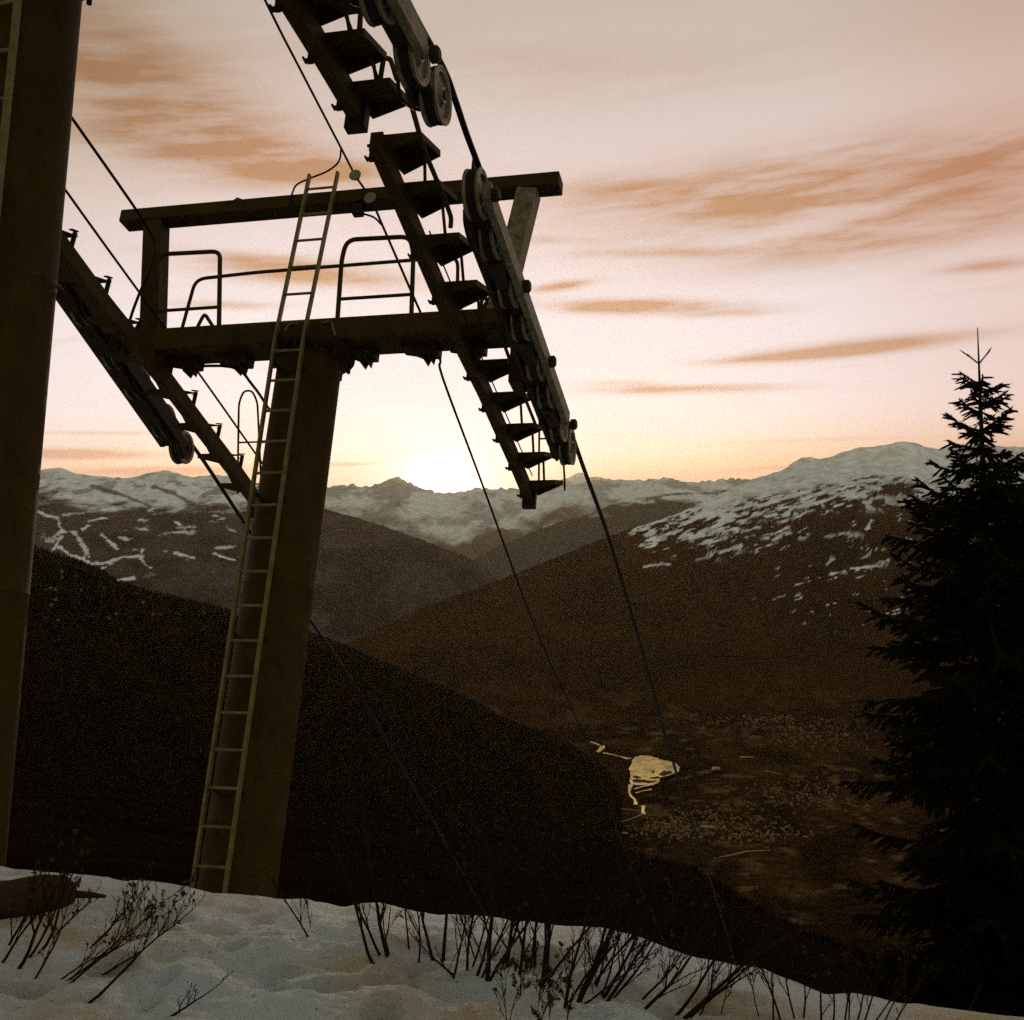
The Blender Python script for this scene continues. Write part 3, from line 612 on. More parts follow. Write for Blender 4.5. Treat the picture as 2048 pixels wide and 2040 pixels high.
        if far:
            cl = steps[0]; foot = lambda a: tread(cl, a, .50, 0)
            bm = nb(); tube(bm, rounded([foot(1.70), foot(1.73)+ZX*1.02, foot(1.80)+ZX*1.16, foot(1.91)+ZX*1.16, foot(1.98)+ZX*1.02, foot(2.02), foot(2.02)-ZX*.12], .1), .013, 8); part('end_hoop', bm, M_paint, T, smooth=True)
            bm = nb(); tube(bm, [foot(1.715)+ZX*.52, foot(2.0)+ZX*.52], .011, 8); part('hoop_bar', bm, M_paint, T, smooth=True)
            if s > 0:
                bm = nb(); tube(bm, rounded([fr(s*2.03, sb(-2.9)-.02, -2.86), fr(s*2.03, -1.53, -2.3), fr(s*2.03, -1.57, -1.72), fr(s*2.03, -1.61, -1.50), fr(s*2.03, -1.70, -1.50)], .1), .02, 8); part('hand_tube', bm, M_paint, T, smooth=True)
                bm = nb(); tube(bm, [fr(s*2.03, -1.70, .05), fr(s*2.03, -1.80, .68), fr(s*2.03, -1.93, 1.95)], .018, 8); part('hand_tube', bm, M_paint, T, smooth=True)
                bm = nb(); tube(bm, [fr(s*1.74, sb(-1.2)+.02, -1.2), fr(s*1.74, sb(.4)+.03, .4), fr(s*1.74, sb(3.1)+.03, 3.1)], .008, 6); part('brake_wire', bm, M_dark, T, smooth=True)
        else:
            bm = nb(); q = tread(-3.0, 1.90, .03, 0); tube(bm, rounded([q, q+ZX*.16+UX*s*.03, q+ZX*.16+UX*s*.07+HX*.03, q+UX*s*.12+HX*.02], .05), .019, 8); part('grab_hoop', bm, M_paint, T, smooth=True)
            q = tread(-3.53, 1.94, .03, 0); bm = nb(); tube(bm, rounded([q, q+ZX*.22+UX*s*.02, q+ZX*.40-HX*.14, q+ZX*.60-HX*.6], .16), .019, 8); part('hand_tube', bm, M_paint, T, smooth=True)
        for k, (ca_, cb_) in enumerate(zip(steps[1:], steps)):
            if far and s > 0 and k in (3, 4) or cb_ < ca_: continue
            bm = nb(); tube(bm, [tread(ca_, 1.90, .40, -.06), tread(cb_, 1.86, .06, .0)], .014, 6); part('step_strut', bm, M_paint, T)
        if not far:
            for ca_, cb_ in ((-3.53, -3.0), (-4.06, -3.53)):
                bm = nb(); tube(bm, [tread(ca_, 1.90, .34, -.06), tread(cb_, 1.88, .06, .0)], .014, 6); part('step_strut', bm, M_paint, T)
    if far:    # telephone line fittings on the gantry beam, and its jumper leads
        for a, b in ((.345, .21), (.545, -.09)):
            bm = nb(); lathe(bm, fr(a, b, .225), WX*-1, [(0, .02), (.0, .045), (.012, .05), (.014, .03), (.03, .028), (.032, .062), (.04, .066), (.048, .06), (.05, .012)], 24); part('insulator', bm, M_insul, T, smooth=True)
        bm = nb(); fbox(bm, .32, .43, -.20, -.072, .27, .36, .006); part('junction_box', bm, M_dark, T)
        bm = nb(); tube(bm, spline([fr(.14, .57, .20), fr(.13, .42, .21), fr(.02, .31, .21), fr(-.15, .235, .2), fr(-.30, .17, .2), fr(-.345, .09, .21), fr(-.36, -.03, .22), fr(-.30, -.16, .22)], 6), .011, 6); part('jumper_lead', bm, M_rope, T, smooth=True)
        bm = nb(); tube(bm, spline([fr(-.06, -.09, .2), fr(.12, -.16, .2), fr(.42, -.25, .2), fr(.60, -.32, .2), fr(.70, -.42, .2)], 6), .011, 6); part('jumper_lead', bm, M_rope, T, smooth=True)
    return T
b1 = fr(.02, -8.25, .42); tower('wooden brown steel lift tower with full crossarms and a ladder, standing behind the snow crest'.replace('wooden ', 'weathered '), 'lift towers on the slope', b1, True)
b0_ = fr(0, -7.1, -4.20+(-7.1+1.64)*-.189); tower('close dark round lift tower cut by the frame, its stepped arm hanging from above', 'lift towers on the slope', b0_, False)

# ------------------------------------------------------------------ ropes and cables
def cable(name, pts, r, label, cat, group=None, n=8):
    pts = spline(pts, 5); o = pts[len(pts)//2].copy()
    R = bpy.data.meshes.new(name); bm = nb(); tube(bm, [q-o for q in pts], r, n)
    bmesh.ops.recalc_face_normals(bm, faces=bm.faces); bm.to_mesh(R); bm.free()
    for p_ in R.polygons: p_.use_smooth = True
    ob = link(name, R, None, M_rope); ob.location = o
    return tag(ob, label, cat, group)
tail = [(21.147, -5.152), (32, -7.0), (45, -9.4), (62, -12.6)]
cable('haul_rope', [fr(2.42+.045*min(1, max(0, (-2.3-c)/.8)), b, c) for c, b in [(-14, -2.75), (-9, -2.2), (-6, -1.92), (-4.1, -1.76), (-3.25, -1.615), (-2.9, -1.60), (-2.5, -1.59), (-2.1, -1.585), (-1.6, -1.63), (0, -1.81), (1.88, -2.01), (2.7, -2.10), (4.4, -2.25), (6.14, -2.53), (8.6, -2.99), (11.36, -3.58), (15.5, -4.28)]+tail], .024, 'thick dark haul rope running over the wheels of the stepped arm nearest the sunset glow', 'lift cable', 'haul ropes', 10)
cable('haul_rope', [fr(-2.42, b, c) for c, b in [(-14, -1.1), (-9, -.33), (-5, -.08), (-3.2, -.14), (-1.62, -.635), (.2, -1.11), (2.29, -1.66), (2.99, -1.829), (4.446, -2.228), (6.496, -2.76), (8.53, -3.274), (9.60, -3.62), (12.05, -4.42), (18, -6.4), (28, -9.9), (40, -14.2)]], .024, 'thick dark haul rope passing behind the ladder tower and down across the dark hill', 'lift cable', 'haul ropes', 10)
cm_ = [(.1, 1.75, -9), (.1, 1.05, -4), (.1, .778, -1.706), (.1, .714, -.862), (.133, .59, .33-.1), (.345, .21, .20), (.545, -.09, .20), (.725, -.46, .22), (1.02, -1.07, .225), (1.30, -1.72, .62), (1.35, -1.95, .66), (1.35, -2.39, 2.3), (1.35, -3.31, 5.7), (1.35, -4.1, 9.95), (1.35, -5.31, 14.3), (1.35, -7.4, 24), (1.35, -12, 46)]
cable('telephone_cable', [fr(*q) for q in cm_], .013, 'thin black cable from the sky past glass insulators and down the middle of the view', 'cable')
cable('signal_cable', [fr(*q) for q in [(-1.9, .9, -9), (-1.9, .34, -4.5), (-1.9, -.083, -1.385), (-1.9, -.235, -.30), (-1.905, -.29, .02), (-1.87, -.40, .185), (-1.835, -.57, .19), (-1.86, -.80, .19), (-1.92, -1.05, .19), (-1.97, -1.30, .2), (-1.99, -1.46, .225), (-1.95, -1.73, .23), (-1.6, -1.75, .5), (-.95, -1.745, .60), (-.85, -1.80, .92), (-.85, -1.874, 1.397), (-.84, -1.95, 1.85)]], .0155, 'black cable crossing to the gantry post, curling down it and on below the crossarm', 'cable', None)
cable('signal_cable', [fr(-1.7, b, c) for c, b in [(-9, .15), (-4.5, -.45), (-1.51, -.992), (-.24, -1.213), (1.179, -1.444), (3.074, -1.797), (3.5, -1.88)]], .0125, 'thinner taut cable meeting the gantry post low down, lower of two beside the close tower', 'cable')

# ------------------------------------------------------------------ spruce
def spruce(label, group, D, tip, foot, h_vis, halfw, seed, dens=1.0, name='spruce_tree', detail=True):
    r_ = random.Random(seed)
    top = Vector(at(*tip, D)); ft = at(*foot, D); gz = float(ground(ft[0], ft[1])) - .15
    base = Vector((ft[0]-(ft[2]-gz)*0.0, ft[1], min(gz, ft[2])))
    T = root(name, base, 0, label, 'tree', group)
    axis = lambda h: top.lerp(Vector(ft), h/(top.z-ft[2])) if h < top.z-ft[2] else Vector(ft)+(base-Vector(ft))*((h-(top.z-ft[2]))/max(.01, (ft[2]-base.z)))
    H = top.z-base.z
    bm = nb(); hs = [0, .35, .8, 1.4, 2.2, 3.2, 4.5, 6, H]
    hs = [h for h in hs if h < H-.2]+[H]
    tube(bm, [axis(h) for h in hs], [.004+.017*h if h < 6 else .10+.012*(h-6) for h in hs], 10)
    part('trunk', bm, M_bark, T, smooth=True)
    V, Fc = [], []; BV = nb()
    def spray(p, q, rad):           # a needle-clad twig: thin core with many short needles round it
        d = q-p; L = d.length
        if L < .01: return
        d /= L; s = d.orthogonal().normalized(); k = d.cross(s)
        b = len(V)
        for t, rr in ((0, .25), (.15, .62), (.8, .55), (1, .1)):
            for j in range(4):
                a = j*1.571+t*2; V.append(p+d*(L*t)+(s*math.cos(a)+k*math.sin(a))*rad*rr)
        for i in range(3):
            for j in range(4): Fc.append((b+4*i+j, b+4*i+(j+1) % 4, b+4*i+4+(j+1) % 4, b+4*i+4+j))
        for _ in range(int(L/.0070*dens)):
            t = r_.random(); a = r_.random()*6.283; u = s*math.cos(a)+k*math.sin(a); w = d.cross(u)
            o = p+d*(L*t); e = o+u*rad*(1+.5*r_.random())+d*rad*(.5+.8*r_.random()); b = len(V)
            V.extend((o+w*.003, o-w*.003, e)); Fc.append((b, b+1, b+2))
    def branch(o, dirh, L, rise, droop, rad):
        n_ = max(3, int(L/.10)); pts = []
        side = Vector((-dirh.y, dirh.x, 0))
        wob = r_.uniform(-.12, .12)
        for i in range(n_+1):
            t = i/n_; pts.append(o+dirh*(L*t)+side*(L*wob*t*t)+Vector((0, 0, L*(rise*t-droop*math.sin(math.pi*t*.8)+.18*droop*t**3*2))))
        tube(BV, pts, [max(.003, .006+.012*L*(1-i/n_)) for i in range(n_+1)], 5)
        for a, b in zip(pts, pts[1:]): spray(a, b, rad) if (a-o).length > .25*L or L < .4 else None
        nt_ = int(L/.046)
        for i in range(1, nt_+1):
            t = i/(nt_+1)
            if t < .12: continue
            f_ = t*n_; j = min(int(f_), n_-1); p = pts[j].lerp(pts[j+1], f_-j); dd = (pts[j+1]-pts[j]).normalized()
            for sg in (-1, 1):
                if r_.random() < .12: continue
                l_ = (.10+.42*L*(1-t)**.8*.7)*r_.uniform(.6, 1.15)
                l_ = min(l_, .5)
                td = (dd*.75+side*sg*r_.uniform(.5, .95)+Vector((0, 0, r_.uniform(-.85, .15)))).normalized()
                q = p+td*l_; q.z -= .16*l_
                spray(p, q, rad*.95)
                if l_ > .22:
                    for m_ in range(int(l_/.085)):
                        tt = (m_+1)/(int(l_/.085)+1); pp = p.lerp(q, tt)
                        for s2 in (-1, 1):
                            dd2 = (td+td.cross(Vector((0, 0, 1)))*s2*.8+Vector((0, 0, r_.uniform(-.6, .1)))).normalized()
                            spray(pp, pp+dd2*l_*.42*(1-tt*.5)*r_.uniform(.7, 1.2), rad*.85)
    hw, hwy = zip(*halfw)
    spray(axis(.0), axis(.30), .011)
    h = .37; first = True
    while h < min(H-.4, h_vis):
        Lw = float(np.interp(h, hw, hwy)); nb_ = 4 if first else r_.randint(6, 8); a0 = r_.random()*6.283
        for j in range(nb_):
            a = a0+j*6.283/nb_+r_.uniform(-.35, .35); dirh = Vector((math.cos(a), math.sin(a), 0))
            L = Lw*(r_.uniform(.55, .95) if r_.random() < .7 else r_.uniform(.9, 1.12))
            if detail and h > 3.2 and dirh.y > .35: continue          # far side of the crown, wholly hidden by the near one
            rise = .62 if h < .6 else .45 if h < 1.2 else .18 if h < 2 else r_.uniform(-.15, .12)
            if first: spray(axis(h), axis(h)+(dirh*.8+Vector((0, 0, .62)))*L, .012)
            else: branch(axis(h+(r_.uniform(-.06, .06) if h > .6 else 0)), dirh, L, rise+r_.uniform(-.14, .14), .05 if h < 1 else r_.uniform(.06, .24), .021 if h < 1 else .026)
        if not first:
            for _ in range(3):       # short shoots between the whorls
                a = r_.random()*6.283; L = Lw*r_.uniform(.2, .45); branch(axis(h+r_.uniform(.05, .16)), Vector((math.cos(a), math.sin(a), 0)), max(.12, L), .4, .08, .016)
        first = False; h += (.21 if h < 1.2 else .165)*r_.uniform(.8, 1.2)
    part('branches', BV, M_bark, T)
    me = bpy.data.meshes.new('crown'); me.from_pydata([v-base for v in V], [], Fc); link('crown', me, T, M_needle)
    return T
spruce('tall dark spruce with a bare leading shoot, rising against the snowy summit', None, 12., (1955, 655), (1978, 1250), 7.3,
       [(0, .3), (.37, .30), (.55, .16), (.75, .36), (1.0, .40), (1.25, .42), (1.5, .72), (1.8, 1.02), (2.2, 1.05), (2.6, 1.12), (3.2, 1.28), (3.6, 1.38), (4.7, 1.58), (6, 1.65), (8, 1.9)], 21)

# ------------------------------------------------------------------ bare shrubs standing in the snow
def shrub(label, stems, seed, bend=.25, leaf=0):
    """stems: (foot px, foot py, lean right (-1..1), length m, radius m)"""
    r_ = random.Random(seed); f0 = on_ground(stems[0][0], stems[0][1])
    T = root('bare_shrub', f0, 0, label, 'shrub', 'bare shrubs on the snow bank'); LV = nb(); nl = 0
    def grow(bm, o, d, L, r, lvl):
        n_ = 7 if lvl == 0 else 5; pts = [o.copy()]; p = o.copy(); dd = d.copy(); kids = []
        cv = Vector((r_.uniform(-.5, .5), r_.uniform(-.4, .4), r_.uniform(-.1, .35)))*bend
        for i in range(n_):
            dd = (dd+cv/n_*1.6+Vector((r_.uniform(-1, 1), r_.uniform(-1, 1), r_.uniform(-.6, 1)))*.13).normalized()
            p = p+dd*L/n_; pts.append(p.copy())
            if lvl < 3 and i >= (1 if lvl == 0 else 0) and r_.random() < (.72 if lvl < 2 else .35): kids.append((p.copy(), dd.copy(), 1-(i+1)/(n_+1)))
            if lvl == 0 and r_.random() < .35: kids.append((p.copy(), dd.copy(), .5*(1-(i+1)/(n_+1))))
        tube(bm, pts, [max(r*(1-.72*i/n_), .0011) for i in range(n_+1)], 6 if lvl == 0 else 4)
        for q, kd, rem in kids:
            sd = Vector((r_.uniform(-1, 1), r_.uniform(-.8, .8), r_.uniform(-.1, .7))).normalized()
            grow(bm, q, (kd+sd*.62).normalized(), L*r_.uniform(.3, .58)*(.5+.6*rem), r*(.35+.3*rem), lvl+1)
        if leaf and lvl >= 1 and r_.random() < leaf:
            for _ in range(r_.randint(1, 3)):
                c = pts[-1]+Vector((r_.uniform(-1, 1), r_.uniform(-1, 1), r_.uniform(-1, 1)))*.008
                a, b = Vector((r_.uniform(-1, 1), r_.uniform(-1, 1), r_.uniform(-1, 1))).normalized()*.011, Vector((r_.uniform(-1, 1), r_.uniform(-1, 1), r_.uniform(-1, 1))).normalized()*.007
                LV.faces.new([LV.verts.new(c+q) for q in (a, b, -a, -b)])
    for k, (px, py, lean, L, r) in enumerate(stems):
        f_ = on_ground(px, py); bm = nb()
        L *= .74 if px < 1100 else .58; r *= .70; d = Vector((lean*1.0, r_.uniform(-.12, .2), math.sqrt(max(.05, 1-lean*lean*.9)))).normalized()
        grow(bm, f_-d*.03, d, L, r, 0); part('stem', bm, M_twig, T, smooth=True)
    if len(LV.faces): part('foliage', LV, M_bud, T)['kind'] = 'stuff'
    else: LV.free()
shrub('dark shrub of thick stems leaning hard right beside the fallen log', [(38, 1938, .60, .62, .013), (60, 1915, .68, .55, .010), (20, 1890, .55, .5, .010), (85, 1900, .66, .6, .011), (110, 1870, .6, .4, .008), (5, 1925, .6, .5, .010), (72, 1958, .62, .5, .008)], 1, .3, .3)
shrub('sprawling shrub of thin stems swept right across the bright snow bank', [(130, 1965, .86, .62, .008), (142, 1966, .82, .66, .008), (205, 1950, .90, .58, .007), (182, 1893, .70, .5, .009), (178, 2006, .84, .66, .010), (120, 1960, .9, .5, .006)], 2, .28, .25)
shrub('single broken twig lying low in the snow nearest the bottom edge', [(340, 2032, .9, .34, .008)], 3, .25)
shrub('lone thin crooked stem poking from smooth snow beside the tower foot', [(618, 1875, -.40, .5, .007), (622, 1855, -.05, .3, .003)], 4, .35)
shrub('shrub of thick stems curving up to the left from a hollow', [(744, 1928, -.50, .75, .012), (760, 1912, -.50, .7, .010), (774, 1912, -.26, .8, .014), (780, 1910, -.12, .5, .005)], 5, .4)
shrub('upright straight-stemmed shrub just right of the hollow', [(820, 1902, .02, .6, .007), (836, 1926, .04, .7, .007), (866, 1920, -.16, .9, .011), (886, 1922, .02, .9, .012), (850, 1895, -.3, .5, .005)], 6, .2, .05)
shrub('low shrub with one long looping stem on a snow hump', [(906, 1957, .34, .6, .008), (905, 1952, -.85, .32, .008), (893, 1948, .22, .4, .003)], 7, .5)
shrub('dense shrub of crossing stems at the middle of the crest', [(936, 1940, .12, .8, .009), (944, 1936, .35, .8, .007), (955, 1952, .4, .85, .010), (964, 1956, .42, .85, .008), (974, 1963, .06, .9, .015), (980, 1962, .5, .8, .010), (950, 1918, -.3, .7, .006), (962, 1915, -.35, .7, .005)], 8, .25, .08)
shrub('shrub of dark near-vertical stems close behind the dense middle one', [(1016, 1935, .28, .9, .013), (1004, 1930, .4, .8, .010), (1054, 1938, -.2, .9, .010), (1060, 1938, .08, .9, .008), (1070, 1936, .10, .9, .010), (1038, 1950, .1, .8, .011)], 9, .2, .08)
shrub('shrub with three stems fanning from one foot at mid-crest', [(1084, 1962, .04, .85, .010), (1089, 1964, .12, .9, .012), (1094, 1962, .62, .9, .009)], 10, .2, .05)
shrub('large clump of many stems leaning right over blue snow', [(1130, 2016, .16, .9, .011), (1155, 2004, .30, 1.0, .013), (1160, 2004, .46, 1.0, .011), (1168, 2006, .78, .8, .007), (1176, 1972, .5, .9, .008), (1186, 1974, .42, .9, .008), (1192, 1976, .36, .8, .006), (1136, 2005, .5, .9, .008)], 11, .22, .04)
shrub('thin-stemmed shrub leaning right, third clump from the spruce', [(1208, 1998, .60, .95, .011), (1216, 2003, .66, .95, .010), (1226, 1996, .58, .9, .008), (1204, 1992, .45, .8, .007), (1188, 1990, .1, .3, .003)], 12, .22, .05)
shrub('shrub of two long bowed stems reaching right over open snow', [(1286, 1998, .72, .8, .007), (1291, 2018, .74, .95, .010), (1330, 1985, .2, .5, .005)], 13, .3, .08)
shrub('shrub of heavy slanting stems at the lower edge right of the clump', [(1356, 2030, .70, .95, .010), (1368, 2036, .72, 1.0, .013), (1380, 2036, .78, .9, .010), (1400, 2032, .6, .6, .005), (1440, 2030, .3, .5, .004)], 14, .25, .10)
shrub('fine upright thicket where the crest runs under the spruce', [(1545, 2040, -.12, .7, .006), (1560, 2040, -.22, .7, .007), (1590, 2038, -.15, .7, .006), (1606, 2036, .05, .6, .006), (1640, 2042, -.08, .6, .007), (1665, 2040, .1, .6, .006), (1690, 2040, .25, .6, .006), (1520, 2036, -.3, .5, .004)], 15, .2, .08)
shrub('short leaning thicket at the last sliver of snow', [(1715, 2042, .4, .5, .006), (1730, 2042, .5, .5, .006), (1750, 2042, .45, .5, .005), (1770, 2044, .55, .5, .005), (1790, 2044, .5, .45, .005), (1700, 2040, .2, .5, .005)], 16, .2, .06)
shrub('wispy low twigs with dry tips in front of the middle shrubs', [(1012, 2046, -.08, .33, .003), (1020, 2046, .25, .36, .003), (1040, 1990, .05, .22, .005), (1076, 2046, .0, .28, .002), (1082, 2046, .42, .34, .003), (1100, 2046, .2, .3, .002), (1135, 2046, .3, .36, .003)], 17, .3, .35)

# fallen log at the edge of the snow
e0, e1 = on_ground(-190, 1850), on_ground(150, 1808)
e0.z += .06; e1.z += .05
dl = e1-e0
T = root('fallen_log', e0.lerp(e1, .5), 0, 'dark fallen log lying on the snow by the close tower', 'log')
bm = nb(); tube(bm, [e0.lerp(e1, t)+Vector((0, 0, .012*math.sin(9*t))) for t in (0, .2, .4, .6, .8, .93, 1.)], [.125, .115, .11, .105, .10, .085, .045], 14); part('stem', bm, M_bark, T, smooth=True)
bm = nb(); q = e0.lerp(e1, .97); tube(bm, [q, q+Vector((.10, .0, -.005)), q+Vector((.17, .02, -.02))], [.022, .016, .008], 8); part('branch_stub', bm, M_bark, T, smooth=True)
# ------------------------------------------------------------------ air
bm = nb(); hexa(bm, [(-16000, -3000, ZV-80), (17000, -3000, ZV-80), (17000, 27000, ZV-80), (-16000, 27000, ZV-80), (-16000, -3000, 1250), (17000, -3000, 1250), (17000, 27000, 1250), (-16000, 27000, 1250)])
M_haze = bpy.data.materials.new('haze_air'); M_haze.use_nodes = True
n, l = M_haze.node_tree.nodes, M_haze.node_tree.links; n.remove(n['Principled BSDF'])
pv = n.new('ShaderNodeVolumePrincipled'); pv.inputs['Color'].default_value = (1., .79, .47, 1); pv.inputs['Density'].default_value = 1.0e-5; pv.inputs['Anisotropy'].default_value = .78
l.new(pv.outputs[0], n['Material Output'].inputs['Volume'])
part('haze', bm, M_haze, None)['kind'] = 'stuff'

# ------------------------------------------------------------------ sky
SUN_AZ = math.atan((893-1024)/F); SUN_EL = math.radians(.75)
w = bpy.data.worlds.new('World'); S.world = w; w.use_nodes = True
nt = w.node_tree; N, Lk = nt.nodes, nt.links
class E:
    def __init__(s, sock): s.s = sock
    def _b(s, op, o, rev=False):
        m = N.new('ShaderNodeMath'); m.operation = op
        a, b = (o, s) if rev else (s, o)
        for i, v in enumerate((a, b)):
            if isinstance(v, E): Lk.new(v.s, m.inputs[i])
            else: m.inputs[i].default_value = v
        return E(m.outputs[0])
    def __add__(s, o): return s._b('ADD', o)
    __radd__ = __add__
    def __sub__(s, o): return s._b('SUBTRACT', o)
    def __rsub__(s, o): return s._b('SUBTRACT', o, True)
    def __mul__(s, o): return s._b('MULTIPLY', o)
    __rmul__ = __mul__
    def __truediv__(s, o): return s._b('DIVIDE', o)
    def max(s, o): return s._b('MAXIMUM', o)
    def min(s, o): return s._b('MINIMUM', o)
def fn(op, a):
    m = N.new('ShaderNodeMath'); m.operation = op; Lk.new(a.s, m.inputs[0]); return E(m.outputs[0])
def smooth(a, lo, hi, to0=0., to1=1.):
    m = N.new('ShaderNodeMapRange'); m.interpolation_type = 'SMOOTHSTEP'; Lk.new(a.s, m.inputs[0])
    for i, v in enumerate((lo, hi, to0, to1)): m.inputs[i+1].default_value = v
    return E(m.outputs[0])
def wnoise(x, y, sc, det=6, rough=.6, z=0.):
    c = N.new('ShaderNodeCombineXYZ'); Lk.new(x.s, c.inputs[0]); Lk.new(y.s, c.inputs[1]); c.inputs[2].default_value = z
    no = N.new('ShaderNodeTexNoise'); no.inputs['Scale'].default_value = sc; no.inputs['Detail'].default_value = det; no.inputs['Roughness'].default_value = rough
    Lk.new(c.outputs[0], no.inputs['Vector']); return E(no.outputs['Fac'])
def ramp(a, stops):
    r = N.new('ShaderNodeValToRGB'); Lk.new(a.s, r.inputs[0]); e = r.color_ramp.elements
    while len(e) < len(stops): e.new(.5)
    for q, (p_, c) in zip(e, stops): q.position = p_; q.color = (*c, 1)
    return r.outputs[0]
def vop(op, a, b=None, k=None):
    m = N.new('ShaderNodeVectorMath'); m.operation = op
    for i, v in enumerate((a, b)):
        if v is None: continue
        if isinstance(v, tuple): m.inputs[i].default_value = v
        else: Lk.new(v, m.inputs[i])
    if k is not None:
        if isinstance(k, E): Lk.new(k.s, m.inputs['Scale'])
        else: m.inputs['Scale'].default_value = k
    return m.outputs[0]
def mixv(fac, a, b):
    m = N.new('ShaderNodeMix'); m.data_type = 'RGBA'; Lk.new(fac.s, m.inputs[0])
    for i, v in ((6, a), (7, b)):
        if isinstance(v, tuple): m.inputs[i].default_value = (*v, 1)
        else: Lk.new(v, m.inputs[i])
    return m.outputs[2]
tcw = N.new('ShaderNodeTexCoord'); sp = N.new('ShaderNodeSeparateXYZ'); Lk.new(tcw.outputs['Generated'], sp.inputs[0])
dx, dy, dz = (E(sp.outputs[i]) for i in range(3))
az = dx._b('ARCTAN2', dy); el = fn('ARCSINE', dz)
# gradient from the horizon up (elevation 0 .. 1.57 rad)
grad = ramp(el*(1/1.6), [(0, lin((226, 150, 80))), (.018, lin((232, 172, 112))), (.03, lin((234, 200, 172))), (.055, lin((236, 214, 203))), (.10, lin((235, 218, 211))), (.16, lin((228, 207, 196))), (.22, lin((209, 190, 174))), (.28, lin((186, 169, 150))), (.42, lin((176, 166, 148))), (.65, lin((158, 154, 142))), (1, lin((156, 156, 150)))])
paz = fn('ABSOLUTE', az-SUN_AZ)
# away from the sunset the sky turns to dim dusk
sky = mixv(smooth(paz, .55, 1.5), grad, lin((164, 153, 132)))
# orange belt low down, left and right of the sun
belt = smooth(el, .075, .015)*smooth(paz, .08, .30)*smooth(paz, 1.2, .5)
sky = mixv(belt*.72, sky, lin((214, 140, 62)))
pink = smooth(az, .20, .45)*smooth(az, 1.5, .7)
sky = vop('MULTIPLY', sky, mixv(pink, (1, 1, 1), (.92, .78, .68)))
tan_ = smooth(az, -.16, -.42)*smooth(el, .12, .36)
sky = vop('MULTIPLY', sky, mixv(tan_, (1, 1, 1), (.70, .66, .48)))
# cirrus: long soft streaks
xs = az*2.0+el*.8; ys = el*17-az*1.6
st = wnoise(xs, ys, 1.9, 7, .58); fine = wnoise(az*7, el*46-az*3, 1.5, 6, .62, 3.)
tex = smooth(st*.62+fine*.38, .36, .62)
cov = None
def blob(px, py, sx, sy, tilt, k):
    global cov
    d = ray(px, py); a0 = math.atan2(d[0], d[1]); e0 = math.atan2(d[2], math.hypot(d[0], d[1]))
    ax_, ay_ = az-a0, el-e0+(az-a0)*tilt
    q = ax_*ax_*(1/(sx/F)**2)+ay_*ay_*(1/(sy/F)**2)
    m = N.new('ShaderNodeMath'); m.operation = 'EXPONENT'; Lk.new((q*-1).s, m.inputs[0])
    g_ = E(m.outputs[0])*k; cov = g_ if cov is None else cov+g_
for b in [(340, 235, 330, 90, .22, .50), (470, 312, 250, 40, .12, .55), (250, 150, 200, 90, .2, .30), (600, 340, 150, 26, .02, .4), (900, 120, 500, 60, .08, .14), (200, 60, 260, 90, .2, .22), (1500, 120, 600, 50, -.05, .08),
          (1600, 405, 450, 85, -.02, .55), (1830, 455, 300, 48, -.10, .55), (1780, 325, 360, 60, -.06, .35), (1300, 395, 200, 36, .12, .35), (1900, 335, 200, 30, -.1, .4), (1650, 345, 260, 26, -.04, .25),
          (1290, 614, 190, 13, .04, 1.25), (1120, 572, 60, 9, -.12, .8), (1420, 628, 100, 8, .02, .5), (1720, 695, 210, 15, -.05, .75), (1560, 715, 160, 8, -.02, .4),
          (1370, 778, 170, 9, .02, .85), (1230, 765, 80, 6, .02, .4), (640, 552, 210, 20, .05, .7), (520, 520, 170, 14, .05, .55), (450, 610, 110, 9, 0, .4), (1330, 505, 150, 9, .02, .45), (1980, 530, 90, 11, 0, .6), (1100, 480, 100, 8, .05, .3),
          (150, 908, 130, 9, .01, 1.1), (330, 943, 150, 9, .0, 1.1), (690, 928, 90, 4, 0, .9), (1530, 936, 90, 4, -.04, .8), (200, 866, 120, 4, 0, .4), (800, 905, 160, 4, 0, .25), (1640, 880, 200, 4, 0, .2)]: blob(*b)
cloud = (cov*(.55+tex*1.2)).min(1.)
cloud = cloud.max(smooth(st*.5+fine*.5, .50, .70)*.22*smooth(el, .45, .25)*smooth(paz, 1.0, .5))
sky = vop('MULTIPLY', sky, mixv(cloud, (1, 1, 1), (.64, .37, .11)))
# glow over the hidden sun
def gl(sx, sy, e0):
    a_, e_ = az-SUN_AZ, el-e0; m = N.new('ShaderNodeMath'); m.operation = 'EXPONENT'
    Lk.new(((a_*a_*(1/sx**2)+e_*e_*(1/sy**2))*-1).s, m.inputs[0]); return E(m.outputs[0])
sky = vop('ADD', sky, vop('SCALE', (1., .96, .90), None, gl(.072, .048, .02)*.46))
sky = vop('ADD', sky, vop('SCALE', (1., .88, .68), None, gl(.035, .025, .016)*1.2))
sky = vop('ADD', sky, vop('SCALE', (1., .95, .88), None, gl(.26, .12, .06)*.07))
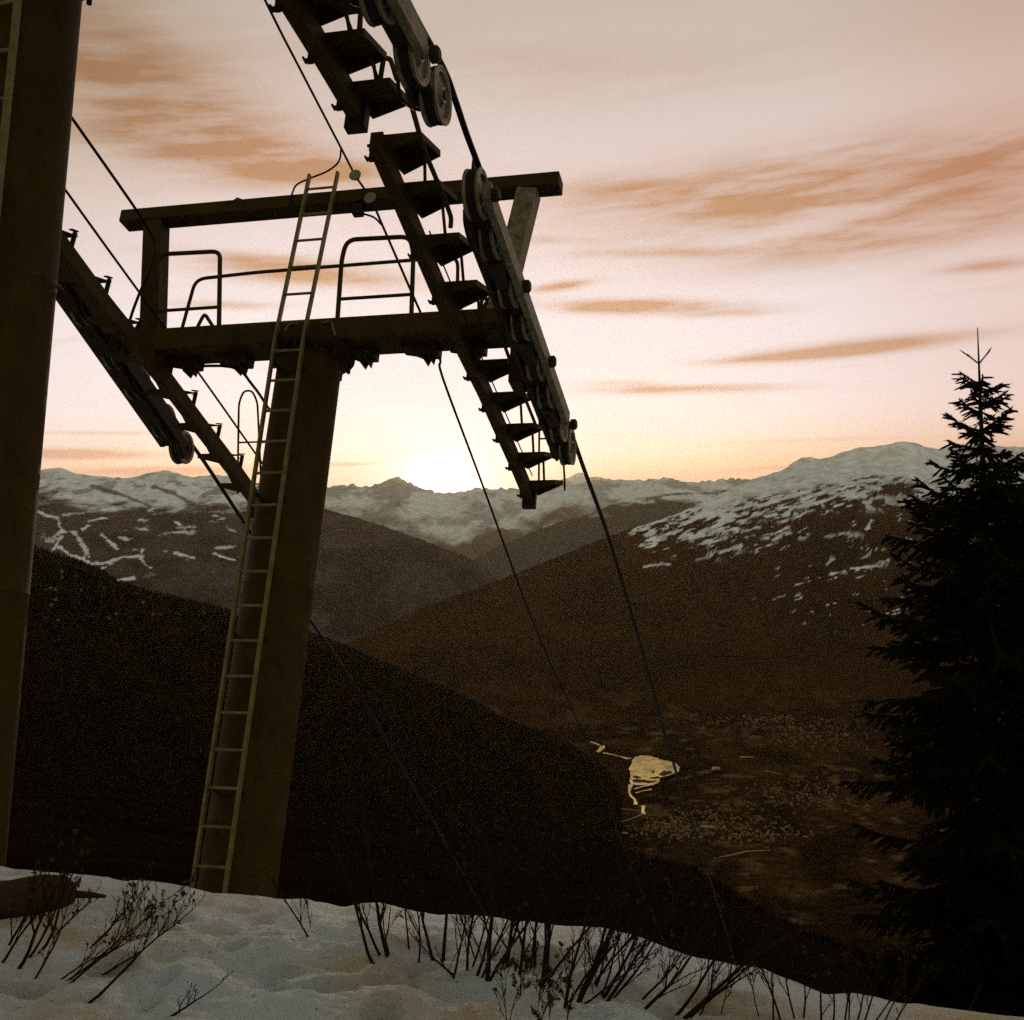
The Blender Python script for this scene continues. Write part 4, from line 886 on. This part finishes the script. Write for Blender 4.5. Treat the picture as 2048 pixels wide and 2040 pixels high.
# below the horizon: dark land
sky = mixv(smooth(el, .0, -.02), sky, (.03, .022, .014))
bg = N['Background']; Lk.new(sky, bg.inputs['Color']); bg.inputs['Strength'].default_value = 1.0
ns = N.new('ShaderNodeTexSky'); ns.sky_type = 'NISHITA'; ns.sun_disc = False; ns.sun_elevation = SUN_EL; ns.sun_rotation = SUN_AZ; ns.altitude = 2000; ns.air_density = .35; ns.dust_density = .0
bg2 = N.new('ShaderNodeBackground'); Lk.new(ns.outputs[0], bg2.inputs['Color']); bg2.inputs['Strength'].default_value = .05
ad = N.new('ShaderNodeAddShader'); Lk.new(bg.outputs[0], ad.inputs[0]); Lk.new(bg2.outputs[0], ad.inputs[1]); Lk.new(ad.outputs[0], N['World Output'].inputs['Surface'])
# the sun itself, just under the saddle of the far ridge
sl = bpy.data.lights.new('sun', 'SUN'); sl.energy = 2.0; sl.angle = math.radians(.5); sl.color = (1, .72, .42)
so = bpy.data.objects.new('sun', sl); C.objects.link(so)
sd = Vector((math.sin(SUN_AZ)*math.cos(SUN_EL), math.cos(SUN_AZ)*math.cos(SUN_EL), math.sin(SUN_EL)))
so.rotation_euler = sd.to_track_quat('Z', 'Y').to_euler(); so.location = sd*50

# ------------------------------------------------------------------ camera and render settings
cd = bpy.data.cameras.new('camera'); co = bpy.data.objects.new('camera', cd); C.objects.link(co); S.camera = co
cd.sensor_width = 36; cd.sensor_fit = 'HORIZONTAL'; cd.lens = 36*F/2048; cd.clip_start = .05; cd.clip_end = 80000
# image right = world X turned by the small roll
Rm = Matrix(((CR, SR*1.0, 0), (0, 0, -1), (-SR*-1.0*1, CR, 0)))
rx = Vector((CR, 0, SR)); up = Vector((-SR, 0, CR)); bk = Vector((0, -1, 0))
co.matrix_world = Matrix(((rx.x, up.x, bk.x, 0), (rx.y, up.y, bk.y, 0), (rx.z, up.z, bk.z, 0), (0, 0, 0, 1)))
S.view_settings.view_transform = 'Standard'; S.view_settings.look = 'None'; S.view_settings.exposure = 0; S.view_settings.gamma = 1
cy = S.cycles; cy.use_denoising = False; cy.sample_clamp_direct = 2.; cy.sample_clamp_indirect = 1.; cy.max_bounces = 5; cy.diffuse_bounces = 3; cy.glossy_bounces = 2; cy.volume_bounces = 1; cy.use_adaptive_sampling = True; cy.adaptive_threshold = .02
